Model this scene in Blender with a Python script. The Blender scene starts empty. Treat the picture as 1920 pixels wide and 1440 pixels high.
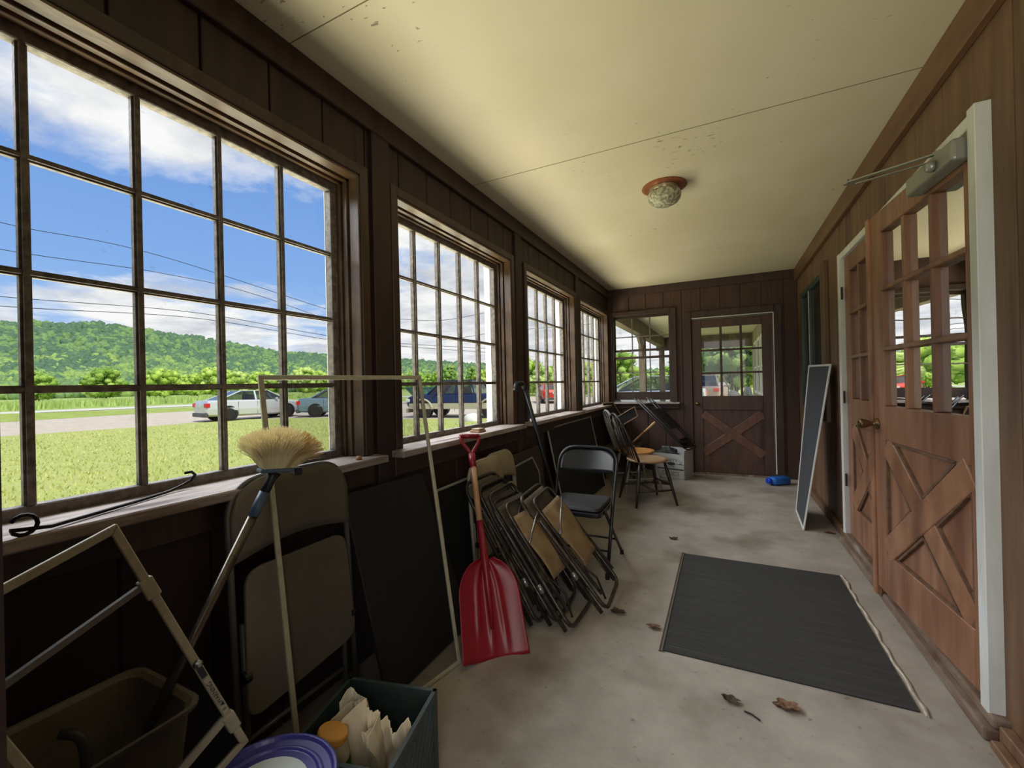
import bpy, bmesh, math, random
from mathutils import Matrix, Vector, noise
sc=bpy.context.scene; COL=sc.collection
PI=math.pi
def V(*a): return Vector(a[0] if len(a)==1 else a)
# ------------------------------------------------------------------ materials
def lin(c):
    f=lambda u:(u/12.92 if u<=.04045 else ((u+.055)/1.055)**2.4)
    return tuple(f(x/255.) for x in c)+(1,)
MC={}
def mat(name,col,rough=.6,metal=0,col2=None,scale=8,stretch=(1,1,1),bump=0,bscale=None,detail=6,lo=.35,hi=.65,spec=.5,emis=None,col3=None,scale3=3,lo3=.6,hi3=.7):
    if name in MC: return MC[name]
    m=bpy.data.materials.new(name); m.use_nodes=True; nt=m.node_tree; N=nt.nodes; L=nt.links
    b=N['Principled BSDF']; b.inputs['Roughness'].default_value=rough; b.inputs['Metallic'].default_value=metal
    b.inputs['Specular IOR Level'].default_value=spec
    b.inputs['Base Color'].default_value=lin(col)
    if col2 or bump:
        tc=N.new('ShaderNodeTexCoord'); mp=N.new('ShaderNodeMapping'); mp.inputs['Scale'].default_value=stretch
        L.new(tc.outputs['Object'],mp.inputs['Vector'])
        nz=N.new('ShaderNodeTexNoise'); nz.inputs['Scale'].default_value=scale; nz.inputs['Detail'].default_value=detail
        nz.inputs['Roughness'].default_value=.65
        L.new(mp.outputs[0],nz.inputs['Vector'])
        out=None
        if col2:
            r=N.new('ShaderNodeValToRGB'); r.color_ramp.elements[0].position=lo; r.color_ramp.elements[1].position=hi
            r.color_ramp.elements[0].color=lin(col); r.color_ramp.elements[1].color=lin(col2)
            L.new(nz.outputs['Fac'],r.inputs['Fac']); out=r.outputs['Color']
        if col3:
            n3=N.new('ShaderNodeTexNoise'); n3.inputs['Scale'].default_value=scale3; n3.inputs['Detail'].default_value=5
            L.new(mp.outputs[0],n3.inputs['Vector'])
            r3=N.new('ShaderNodeValToRGB'); r3.color_ramp.elements[0].position=lo3; r3.color_ramp.elements[1].position=hi3
            r3.color_ramp.elements[0].color=(0,0,0,1); r3.color_ramp.elements[1].color=(1,1,1,1)
            L.new(n3.outputs['Fac'],r3.inputs['Fac'])
            mx=N.new('ShaderNodeMix'); mx.data_type='RGBA'
            L.new(r3.outputs['Color'],mx.inputs['Factor']); L.new(out,mx.inputs['A']); mx.inputs['B'].default_value=lin(col3); out=mx.outputs['Result']
        if out: L.new(out,b.inputs['Base Color'])
        if bump:
            nb=nz
            if bscale:
                nb=N.new('ShaderNodeTexNoise'); nb.inputs['Scale'].default_value=bscale; nb.inputs['Detail'].default_value=4
                L.new(mp.outputs[0],nb.inputs['Vector'])
            bp=N.new('ShaderNodeBump'); bp.inputs['Strength'].default_value=bump; bp.inputs['Distance'].default_value=.01
            L.new(nb.outputs['Fac'],bp.inputs['Height']); L.new(bp.outputs[0],b.inputs['Normal'])
    if emis: b.inputs['Emission Color'].default_value=lin(col); b.inputs['Emission Strength'].default_value=emis
    MC[name]=m; return m
def mixmat(name,kind,**k):
    if name in MC: return MC[name]
    m=bpy.data.materials.new(name); m.use_nodes=True; nt=m.node_tree; N=nt.nodes; L=nt.links; N.clear()
    o=N.new('ShaderNodeOutputMaterial'); mx=N.new('ShaderNodeMixShader'); t=N.new('ShaderNodeBsdfTransparent')
    if kind=='glass':
        g=N.new('ShaderNodeBsdfGlossy'); g.inputs['Roughness'].default_value=k.get('rough',0.0); g.inputs['Color'].default_value=(1,1,1,1)
        f=N.new('ShaderNodeFresnel'); f.inputs['IOR'].default_value=k.get('ior',1.5)
        tint=k.get('tint',(.97,.98,.97)); t.inputs['Color'].default_value=tint+(1,)
        if k.get('wavy'):
            nz=N.new('ShaderNodeTexNoise'); nz.inputs['Scale'].default_value=3.5; nz.inputs['Detail'].default_value=1
            tc=N.new('ShaderNodeTexCoord'); L.new(tc.outputs['Object'],nz.inputs['Vector'])
            bp=N.new('ShaderNodeBump'); bp.inputs['Strength'].default_value=k['wavy']; bp.inputs['Distance'].default_value=.01
            L.new(nz.outputs['Fac'],bp.inputs['Height']); L.new(bp.outputs[0],g.inputs['Normal'])
        if k.get('spots'):
            tc=N.new('ShaderNodeTexCoord'); nz=N.new('ShaderNodeTexNoise'); nz.inputs['Scale'].default_value=9; nz.inputs['Detail'].default_value=9; nz.inputs['Roughness'].default_value=.75
            L.new(tc.outputs['Object'],nz.inputs['Vector'])
            r=N.new('ShaderNodeValToRGB'); r.color_ramp.elements[0].position=.60; r.color_ramp.elements[1].position=.74
            r.color_ramp.elements[0].color=tint+(1,); r.color_ramp.elements[1].color=(.55,.55,.52,1)
            L.new(nz.outputs['Fac'],r.inputs['Fac']); L.new(r.outputs['Color'],t.inputs['Color'])
        L.new(f.outputs[0],mx.inputs[0]); L.new(t.outputs[0],mx.inputs[1]); L.new(g.outputs[0],mx.inputs[2])
    else:
        d=N.new('ShaderNodeBsdfDiffuse'); d.inputs['Color'].default_value=lin(k['col']); mx.inputs[0].default_value=k['fac']
        L.new(t.outputs[0],mx.inputs[1]); L.new(d.outputs[0],mx.inputs[2])
    L.new(mx.outputs[0],o.inputs['Surface']); MC[name]=m; return m
# wall timbers
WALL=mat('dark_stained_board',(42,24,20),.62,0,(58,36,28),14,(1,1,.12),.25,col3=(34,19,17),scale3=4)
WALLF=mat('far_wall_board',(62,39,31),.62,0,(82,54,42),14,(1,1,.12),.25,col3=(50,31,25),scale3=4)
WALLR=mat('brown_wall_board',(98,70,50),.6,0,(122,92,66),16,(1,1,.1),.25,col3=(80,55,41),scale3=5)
TRIMD=mat('dark_trim_wood',(48,29,23),.5,0,(68,46,34),18,(1,1,.15),.2)
TRIMG=mat('golden_brown_stop_wood',(60,42,32),.42,0,(98,74,50),20,(1,.3,.3),.2)
CROWNR=mat('crown_wood',(92,62,40),.5,0,(118,84,56),10,(1,.15,1),.2)
SILLM=mat('weathered_grey_sill_wood',(186,174,168),.7,0,(138,120,112),30,(1,.12,1),.4,col3=(72,52,46),scale3=9,lo3=.62,hi3=.7)
MUNT=mat('dark_weathered_muntin',(84,76,70),.6,0,(132,122,114),40,(1,1,1),.3)
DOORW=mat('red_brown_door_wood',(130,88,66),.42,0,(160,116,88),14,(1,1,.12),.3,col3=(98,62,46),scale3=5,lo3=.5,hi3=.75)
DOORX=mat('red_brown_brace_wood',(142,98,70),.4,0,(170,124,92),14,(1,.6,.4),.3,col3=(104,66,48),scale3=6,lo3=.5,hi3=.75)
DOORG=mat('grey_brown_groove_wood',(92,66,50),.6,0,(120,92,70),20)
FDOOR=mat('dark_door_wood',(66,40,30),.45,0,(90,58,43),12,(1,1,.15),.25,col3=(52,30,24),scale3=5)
FDOORX=mat('dark_brace_wood',(84,54,40),.45,0,(118,76,56),12,(1,1,.4),.25)
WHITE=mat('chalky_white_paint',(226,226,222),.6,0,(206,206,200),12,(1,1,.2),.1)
WHITEX=mat('white_exterior_paint',(232,232,228),.7)
# ceiling with specks and yellowed paint
def ceil_mat():
    m=mat('yellowed_ceiling_paint',(216,204,178),.6,0,(208,196,164),1.2,(1,1,1),.12,bscale=22,detail=3)
    nt=m.node_tree;N=nt.nodes;L=nt.links;b=N['Principled BSDF']
    src=b.inputs['Base Color'].links[0].from_socket
    tc=N.new('ShaderNodeTexCoord'); a=N.new('ShaderNodeTexNoise'); a.inputs['Scale'].default_value=38;a.inputs['Detail'].default_value=3
    mp=N.new('ShaderNodeMapping'); mp.inputs['Scale'].default_value=(.6,1.5,1); L.new(tc.outputs['Object'],mp.inputs[0]); L.new(mp.outputs[0],a.inputs['Vector'])
    c=N.new('ShaderNodeTexNoise'); c.inputs['Scale'].default_value=1.7;c.inputs['Detail'].default_value=2; L.new(tc.outputs['Object'],c.inputs['Vector'])
    ad=N.new('ShaderNodeMath'); ad.operation='MULTIPLY_ADD'; L.new(c.outputs['Fac'],ad.inputs[0]); ad.inputs[1].default_value=.45; L.new(a.outputs['Fac'],ad.inputs[2])
    r=N.new('ShaderNodeValToRGB'); r.color_ramp.elements[0].position=.955;r.color_ramp.elements[1].position=1.0
    r.color_ramp.elements[0].color=(0,0,0,1);r.color_ramp.elements[1].color=(.75,.75,.75,1)
    L.new(ad.outputs[0],r.inputs['Fac'])
    mx=N.new('ShaderNodeMix');mx.data_type='RGBA';L.new(r.outputs[0],mx.inputs['Factor']);L.new(src,mx.inputs['A']);mx.inputs['B'].default_value=lin((108,92,66))
    L.new(mx.outputs['Result'],b.inputs['Base Color']); return m
CEIL=ceil_mat()
CONC=mat('stained_concrete',(142,134,124),.62,0,(172,164,154),3.2,(1,1,1),.12,bscale=60,detail=9,lo=.3,hi=.7,col3=(104,92,76),scale3=2.1,lo3=.52,hi3=.78)
def conc_marks(m):
    nt=m.node_tree;N=nt.nodes;L=nt.links;b=N['Principled BSDF'];src=b.inputs['Base Color'].links[0].from_socket
    tc=N.new('ShaderNodeTexCoord');a=N.new('ShaderNodeTexNoise');a.inputs['Scale'].default_value=26;a.inputs['Detail'].default_value=5
    L.new(tc.outputs['Object'],a.inputs['Vector'])
    r=N.new('ShaderNodeValToRGB');r.color_ramp.elements[0].position=.66;r.color_ramp.elements[1].position=.74
    r.color_ramp.elements[0].color=(0,0,0,1);r.color_ramp.elements[1].color=(.6,.6,.6,1);L.new(a.outputs['Fac'],r.inputs['Fac'])
    mx=N.new('ShaderNodeMix');mx.data_type='RGBA';L.new(r.outputs[0],mx.inputs['Factor']);L.new(src,mx.inputs['A']);mx.inputs['B'].default_value=lin((92,80,66))
    L.new(mx.outputs['Result'],b.inputs['Base Color'])
conc_marks(CONC)
CURB=mat('worn_painted_curb',(132,116,100),.7,0,(104,78,62),14,(1,.4,1),.4,col3=(160,152,140),scale3=8)
GLASS=mixmat('old_window_glass','glass',ior=1.35,spots=True)
DGLASS=mixmat('dark_reflecting_glass','glass',ior=1.58,tint=(.5,.52,.5),wavy=.12)
SCREEN=mixmat('grey_insect_mesh','mesh',col=(34,34,34),fac=.30)
SCREEND=mixmat('dense_insect_mesh','mesh',col=(30,31,33),fac=.62)
SCREENG=mat('charcoal_mesh_panel',(62,64,68),.8)
BLACKP=mat('black_mesh_panel',(16,16,17),.7)
ALU=mat('dull_aluminium_frame',(168,166,156),.45,.3)
ALUW=mat('off_white_aluminium',(214,212,206),.5)
STORM=mat('cream_enamel_frame',(176,170,148),.5,0,(160,152,128),30)
MATM=None
def mat_mat():
    m=mat('charcoal_ribbed_mat',(40,40,40),.85,0,(66,64,62),5,(.25,14,1),0,lo=.35,hi=.8)
    nt=m.node_tree;N=nt.nodes;L=nt.links;b=N['Principled BSDF']
    tc=N.new('ShaderNodeTexCoord');w=N.new('ShaderNodeTexWave');w.wave_type='BANDS';w.bands_direction='Y';w.inputs['Scale'].default_value=16;w.inputs['Distortion'].default_value=.3
    L.new(tc.outputs['Object'],w.inputs['Vector']);bp=N.new('ShaderNodeBump');bp.inputs['Strength'].default_value=.5;bp.inputs['Distance'].default_value=.004
    L.new(w.outputs['Fac'],bp.inputs['Height']);L.new(bp.outputs[0],b.inputs['Normal']);return m
MATM=mat_mat()
BLK=mat('black_enamel',(22,23,27),.28,0,(30,31,34),20)
BLKV=mat('black_vinyl',(30,32,38),.42,0,(40,42,48),30,bump=.1)
TUBE=mat('worn_brown_steel_tube',(52,46,42),.35,.5,(90,82,76),30)
TUBED=mat('dark_steel_tube',(38,34,32),.4,.4,(58,50,46),30)
CANVD=mat('dusky_canvas',(84,74,58),.8,0,(64,56,44),7,bump=.2)
CANV=mat('khaki_canvas',(150,126,92),.8,0,(124,100,70),7,bump=.2,col3=(176,154,120),scale3=6)
CHROME=mat('chrome_sleeve',(150,150,148),.25,.8)
BEIGE=mat('beige_plastic',(170,158,130),.5,0,(150,136,108),6)
GREYP=mat('grey_beige_plastic',(104,98,88),.5,0,(120,110,94),4,col3=(128,88,48),scale3=3.2,lo3=.58,hi3=.75)
GREYT=mat('grey_painted_tube',(104,102,96),.4,.2)
RED=mat('red_plastic',(142,20,38),.36,0,(126,16,33),5)
HANDW=mat('pale_ash_wood',(188,150,112),.5,0,(164,120,84),12,(1,1,.2))
STEEL=mat('worn_steel_handle',(130,126,118),.28,.8,(86,76,66),20,(1,1,.3))
def bris(name,col,col2):
    m=bpy.data.materials.new(name);m.use_nodes=True;nt=m.node_tree;N=nt.nodes;L=nt.links;N.clear()
    o=N.new('ShaderNodeOutputMaterial');mx=N.new('ShaderNodeMixShader');d=N.new('ShaderNodeBsdfDiffuse');t=N.new('ShaderNodeBsdfTranslucent')
    d.inputs[0].default_value=lin(col);t.inputs[0].default_value=lin(col2);mx.inputs[0].default_value=.5
    L.new(d.outputs[0],mx.inputs[1]);L.new(t.outputs[0],mx.inputs[2]);L.new(mx.outputs[0],o.inputs[0]);return m
BRIS=bris('cream_bristle',(252,244,214),(250,240,205)); BRISD=bris('tan_bristle',(226,200,146),(224,196,140))
BLUG=mat('blue_grey_plastic',(74,92,112),.4); DKP=mat('dark_plastic',(26,28,32),.4)
IRON=mat('blackened_iron',(26,24,24),.45,.6)
CRATE=mat('dark_green_plastic',(38,52,50),.5,0,(52,66,64),18)
PAPER=mat('kraft_paper',(236,222,194),.8,0,(222,206,174),9,bump=.3); PAPW=mat('white_paper',(238,234,220),.8,0,(226,220,204),9,bump=.3)
PLID=mat('violet_blue_lid',(66,62,136),.3); WDISC=mat('white_sticker',(204,214,214),.6)
PAIL=mat('white_pail_plastic',(196,198,196),.45); MILK=mat('milky_jug_plastic',(172,166,142),.4); ORG=mat('ochre_cap',(206,146,58),.5)
GRN=mat('green_label',(30,108,44),.5); YEL=mat('yellow_label',(218,206,60),.5)
BIN=mat('taupe_bin_plastic',(186,172,156),.5,0,(160,144,128),5); BLUE=mat('bright_blue_plastic',(34,106,196),.35); BLUED=mat('deep_blue_cap',(18,60,190),.35)
OAK=mat('worn_oak_seat',(168,136,104),.5,0,(142,108,78),9,(1,.2,1)); ORSEAT=mat('orange_pine_seat',(208,148,84),.4,0,(188,124,64),9,(1,.2,1))
DKW=mat('ebony_chair_wood',(34,28,26),.35,0,(52,42,38),20); GYW=mat('grey_painted_chair_wood',(150,146,140),.5)
CARD=mat('grey_white_cardboard',(184,182,178),.8,0,(168,166,160),8); INK=mat('dark_print_ink',(44,48,44),.7)
BRASS=mat('aged_brass',(120,96,66),.3,.8); CLOSER=mat('silver_grey_closer',(150,150,140),.35,.5)
LAMPP=mat('red_brown_lamp_plate',(150,86,54),.4,.2); LAMPC=mat('polished_lamp_collar',(190,186,160),.2,.8)
def bowl_mat():
    m=mat('cut_glass_bowl',(206,200,172),.18,0,(128,124,100),46,(1,1,1),.9,lo=.42,hi=.58); return m
BOWL=bowl_mat()
LEAF=mat('dry_brown_leaf',(132,100,78),.8,0,(100,70,52),30); LEAFD=mat('dark_dead_leaf',(70,54,44),.8)
HINGE=mat('rusty_hinge',(70,44,34),.5,.4)
# ------------------------------------------------------------------ mesh helper
class MB:
    def __init__(s): s.v=[];s.f=[];s.mi=[];s.cur=0
    def add(s,vs,fs):
        o=len(s.v); s.v+= [tuple(p) for p in vs]; s.f+=[tuple(i+o for i in f) for f in fs]; s.mi+=[s.cur]*len(fs); return s
    def box(s,a,b):
        x0,y0,z0=a;x1,y1,z1=b
        if x0>x1:x0,x1=x1,x0
        if y0>y1:y0,y1=y1,y0
        if z0>z1:z0,z1=z1,z0
        vs=[(x0,y0,z0),(x1,y0,z0),(x1,y1,z0),(x0,y1,z0),(x0,y0,z1),(x1,y0,z1),(x1,y1,z1),(x0,y1,z1)]
        return s.add(vs,[(0,3,2,1),(4,5,6,7),(0,1,5,4),(1,2,6,5),(2,3,7,6),(3,0,4,7)])
    def obox(s,O,U,Vv,W):  # oriented: corner O, edges
        O,U,Vv,W=V(O),V(U),V(Vv),V(W)
        if U.cross(Vv).dot(W)<0: U,Vv=Vv,U
        vs=[O,O+U,O+U+Vv,O+Vv,O+W,O+U+W,O+U+Vv+W,O+Vv+W]
        return s.add(vs,[(0,3,2,1),(4,5,6,7),(0,1,5,4),(1,2,6,5),(2,3,7,6),(3,0,4,7)])
    def bar(s,A,B,w,t,up=(0,0,1)): # rectangular bar between A and B; w across, t along up
        A,B=V(A),V(B);d=(B-A).normalized();u=V(up);side=d.cross(u)
        if side.length<1e-5: side=d.cross(V(1,0,0))
        side.normalize();u=side.cross(d).normalized()
        return s.obox(A-side*w/2-u*t/2,side*w,u*t,B-A)
    def prism(s,poly,ext): # planar 3D polygon extruded
        P=[V(p) for p in poly];e=V(ext);n=len(P)
        nn=V(0,0,0)
        for i in range(n): nn+=P[i].cross(P[(i+1)%n])
        if nn.dot(e)>0: P=P[::-1]
        vs=P+[p+e for p in P]
        return s.add(vs,[tuple(range(n)),tuple(range(2*n-1,n-1,-1))]+[(i,n+i,n+(i+1)%n,(i+1)%n) for i in range(n)])
    def tube(s,pts,r,n=8,closed=False,caps=True):
        P=[V(p) for p in pts];m=len(P);rs=r if isinstance(r,(list,tuple)) else [r]*m
        T=[]
        for i in range(m):
            a=P[i-1] if (i>0 or closed) else P[i];b=P[(i+1)%m] if (i<m-1 or closed) else P[i]
            t=(b-a);T.append(t.normalized() if t.length>1e-9 else V(0,0,1))
        u=T[0].orthogonal().normalized();vs=[];fs=[]
        for i in range(m):
            u=(u-T[i]*u.dot(T[i]));u=u.normalized() if u.length>1e-6 else T[i].orthogonal().normalized()
            w=T[i].cross(u)
            for k in range(n):
                a=2*PI*k/n;vs.append(P[i]+(u*math.cos(a)+w*math.sin(a))*rs[i])
        for i in range(m-1+(1 if closed else 0)):
            j=(i+1)%m
            for k in range(n):
                l=(k+1)%n;fs.append((i*n+k,i*n+l,j*n+l,j*n+k))
        if caps and not closed: fs+=[tuple(range(n-1,-1,-1)),tuple((m-1)*n+k for k in range(n))]
        return s.add(vs,fs)
    def lathe(s,prof,n=24,M=None,c=(0,0,0)):
        M=M or Matrix.Identity(4);c=V(c);vs=[];fs=[]
        for (r,z) in prof:
            for k in range(n):
                a=2*PI*k/n;vs.append(M@V(c.x+r*math.cos(a),c.y+r*math.sin(a),c.z+z))
        for i in range(len(prof)-1):
            for k in range(n):
                l=(k+1)%n;fs.append((i*n+k,i*n+l,(i+1)*n+l,(i+1)*n+k))
        if prof[0][0]>1e-4: fs.append(tuple(range(n-1,-1,-1)))
        if prof[-1][0]>1e-4: fs.append(tuple((len(prof)-1)*n+k for k in range(n)))
        return s.add(vs,fs)
    def quad(s,a,b,c,d): return s.add([a,b,c,d],[(0,1,2,3)])
    def grid(s,fn,nu,nv,closeu=False):
        vs=[fn(i/(nu-(0 if closeu else 1)),j/(nv-1)) for j in range(nv) for i in range(nu)];fs=[]
        for j in range(nv-1):
            for i in range(nu-(0 if closeu else 1)):
                k=(i+1)%nu;fs.append((j*nu+i,j*nu+k,(j+1)*nu+k,(j+1)*nu+i))
        return s.add(vs,fs)
def chainM(o):
    M=Matrix.Identity(4)
    while o is not None:
        M=Matrix.LocRotScale(o.location,o.rotation_euler,o.scale)@M; o=o.parent
    return M
def mk(name,mb,m,parent=None,smooth=False,bevel=0,solid=0,subd=0,kind=None,seg=1,recalc=True):
    me=bpy.data.meshes.new(name)
    I=chainM(parent).inverted() if parent else Matrix.Identity(4)
    me.from_pydata([I@V(p) for p in mb.v],[],mb.f)
    ms=m if isinstance(m,(list,tuple)) else [m]
    for q in ms: me.materials.append(q)
    if len(ms)>1: me.polygons.foreach_set('material_index',mb.mi)
    if smooth: me.polygons.foreach_set('use_smooth',[True]*len(me.polygons))
    me.update()
    o=bpy.data.objects.new(name,me); COL.objects.link(o)
    if parent: o.parent=parent
    if solid: md=o.modifiers.new('s','SOLIDIFY');md.thickness=solid;md.offset=0
    if bevel: md=o.modifiers.new('b','BEVEL');md.width=bevel;md.segments=seg;md.limit_method='ANGLE';md.angle_limit=math.radians(40)
    if subd: md=o.modifiers.new('u','SUBSURF');md.levels=subd;md.render_levels=subd
    if kind: o['kind']=kind
    return o
def mks(name,mb,m,parent=None,**k):
    n=len(mb.v);pr=list(range(n))
    def fd(a):
        while pr[a]!=a: pr[a]=pr[pr[a]];a=pr[a]
        return a
    for f in mb.f:
        for a in f[1:]: pr[fd(a)]=fd(f[0])
    g={}
    for i,f in enumerate(mb.f): g.setdefault(fd(f[0]),[]).append(f)
    out=[]
    for key in g:
        s=MB();ix={}
        for f in g[key]:
            for a in f:
                if a not in ix: ix[a]=len(s.v);s.v.append(mb.v[a])
            s.f.append(tuple(ix[a] for a in f))
        s.mi=[0]*len(s.f);out.append(mk(name,s,m,parent,**k))
    return out
def tag(o,label,cat,group=None,kind=None):
    o['label']=label;o['category']=cat
    if group:o['group']=group
    if kind:o['kind']=kind
    return o
def thing(name,label,cat,loc=(0,0,0),rz=0,group=None):
    o=bpy.data.objects.new(name,None);o.empty_display_size=.1;COL.objects.link(o);o.location=loc;o.rotation_euler=(0,0,rz)
    return tag(o,label,cat,group)
def struct(name,loc=(0,0,0)):
    o=bpy.data.objects.new(name,None);o.empty_display_size=.1;COL.objects.link(o);o.location=loc;o['kind']='structure';return o
def dup(root,loc,rz=0,sc_=None,label=None,group=None):
    r=root.copy();COL.objects.link(r);r.location=loc;r.rotation_euler=(0,0,rz)
    if sc_: r.scale=(sc_,sc_,sc_) if not isinstance(sc_,tuple) else sc_
    if label:r['label']=label
    if group:r['group']=group
    for ch in root.children:
        c=ch.copy();COL.objects.link(c);c.parent=r
        for g in ch.children:
            d=g.copy();COL.objects.link(d);d.parent=c
    return r
def fillet(pts,rad,n=5,closed=False):
    P=[V(p) for p in pts];out=[];m=len(P)
    for i in range(m):
        if not closed and i in (0,m-1): out.append(P[i]);continue
        a=P[i-1]-P[i];b=P[(i+1)%m]-P[i];r=min(rad,a.length*.49,b.length*.49)
        p0=P[i]+a.normalized()*r;p1=P[i]+b.normalized()*r
        for k in range(n+1):
            t=k/n;out.append(p0*(1-t)**2+P[i]*2*t*(1-t)+p1*t*t)
    return out
def frame_rect(mb,c,w,t,n=(1,0,0)):
    # c: 4 corners in order, bars of face width w inside, thickness t along n
    C=[V(p) for p in c];n=V(n).normalized();cen=sum(C,V(0,0,0))/4
    I=[]
    for i in range(4):
        e1=(C[(i+1)%4]-C[i]).normalized();e0=(C[i-1]-C[i]).normalized();I.append(C[i]+(e1+e0)*w)
    for i in range(4):
        j=(i+1)%4;mb.prism([C[i]-n*t/2,C[j]-n*t/2,I[j]-n*t/2,I[i]-n*t/2],n*t)
    return I
# ------------------------------------------------------------------ setting
XL,XR,YF,H=-1.49,.835,6.25,2.577
R=random.Random(5)
mb=MB().box((-1.78,-.6,-.22),(3.2,6.5,0));mk('floor',mb,CONC,kind='structure')
cl=struct('ceiling');mk('ceiling_panel',MB().box((-1.78,-.6,H),(3.2,6.45,H+.16)),CEIL,cl)
sm=MB()
for y in (1.117,2.465): sm.box((-1.48,y-.0018,H-.0015),(.82,y+.0018,H+.001))
mk('panel_seam',sm,mat('seam_line',(120,110,84),.8),cl)
def boards(mb,ax,face,nrm,a0,a1,z0,z1,ops,pitch,start,gap=.007,th=.014):
    cuts=set([a0,a1])
    k=start
    js=set()
    while k<a1:
        if k>a0: cuts.add(k);js.add(k)
        k+=pitch
    for o in ops:
        for q in o[:2]:
            if a0<q<a1:cuts.add(q)
    cs=sorted(cuts)
    for p,q in zip(cs,cs[1:]):
        zc=[z0,z1]
        mid=(p+q)/2
        segs=[(z0,z1)]
        for o in ops:
            if o[0]<mid<o[1]:
                ns=[]
                for s0,s1 in segs:
                    if o[2]>s0: ns.append((s0,min(s1,o[2])))
                    if o[3]<s1: ns.append((max(s0,o[3]),s1))
                segs=ns
        pp=p+(gap/2 if p in js else 0);qq=q-(gap/2 if q in js else 0)
        for s0,s1 in segs:
            if s1-s0<.01: continue
            if ax=='x': mb.box((face,pp,s0),(face-nrm*th,qq,s1))
            else: mb.box((pp,face,s0),(qq,face-nrm*th,s1))
WR=[1.40,2.96,4.56,6.08]
wins=[(r-1.2,r) for r in WR]
ops=[(a-.05,b+.06,.90,2.215) for a,b in wins]

# left wall
wl=struct('wall_left')
m=MB();boards(m,'x',-1.504,1,-.6,6.45,-.2,H,ops,99,50,th=.135);mk('wall_core',m,TRIMD,wl)
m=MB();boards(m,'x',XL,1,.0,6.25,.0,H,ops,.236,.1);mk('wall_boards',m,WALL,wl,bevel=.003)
m=MB()
for y in (1.60,3.16,4.73): m.box((-1.49,y-.06,0),(-1.468,y+.06,2.46))
mk('batten',m,WALL,wl,bevel=.003)
mk('trim_1',MB().box((XL,-.1,2.46),(-1.466,6.25,H)),TRIMD,kind='structure',bevel=.004)
# far wall
FO=[(-1.44,-.62,.95,2.20),(-.365,.565,0,2.065)]
wf=struct('wall_far')
m=MB();boards(m,'y',YF+.014,-1,-1.75,1.0,-.2,H,FO,99,50,th=.13);mk('wall_core',m,TRIMD,wf)
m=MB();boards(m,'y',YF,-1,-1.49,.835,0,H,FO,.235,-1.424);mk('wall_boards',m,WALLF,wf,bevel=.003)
mk('trim_2',MB().box((-1.466,YF-.02,2.47),(.822,YF,H)),TRIMD,kind='structure',bevel=.004)
mk('baseboard_far',MB().box((.60,YF-.016,0),(.80,YF,.07)),TRIMD,kind='structure',bevel=.003)
# right wall
RO=[(2.07,3.985,0.03,2.13),(4.70,5.90,.93,2.20)]
wr=struct('wall_right')
m=MB();boards(m,'x',XR+.014,-1,-.6,6.4,-.2,H,RO,99,50,th=.10);mk('wall_core',m,TRIMD,wr)
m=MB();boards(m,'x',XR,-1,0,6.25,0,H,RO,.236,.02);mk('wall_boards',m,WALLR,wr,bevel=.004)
mk('trim_3',MB().box((.822-.02,0,2.43),(XR,6.25,H)),CROWNR,kind='structure',bevel=.004)
mk('baseboard_right',MB().box((.800,3.99,0),(XR,6.25,.065)),WALLR,kind='structure',bevel=.004)
m=MB();m.box((.765,2.0,0),(.99,4.0,.045));m.box((.79,2.0,.045),(.99,4.0,.082))
mk('trim_4',m,CURB,kind='structure',bevel=.008,seg=2)
m=MB();m.box((.80,0,0),(XR,1.99,.07));m.box((.77,1.2,0),(.80,1.97,.03));mk('trim_5',m,WALLR,kind='structure',bevel=.004)
# near wall with the opening the picture is taken from
m=MB();m.box((-1.50,-.02,0),(-.452,.112,H));m.box((.62,-.02,0),(XR,.112,H));m.box((-.452,-.02,2.3),(.62,.112,H))
mk('wall_near',m,WALL,kind='structure',bevel=.006)
# dark house interior behind the right wall
DK=mat('dark_interior_paint',(40,38,34),.8)
m=MB();m.box((3.0,-.6,0),(3.1,6.4,H));m.box((.95,-.6,0),(3.1,-.5,H));m.box((.95,6.35,0),(3.1,6.45,H))
mk('wall_interior',m,DK,kind='structure')
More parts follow.
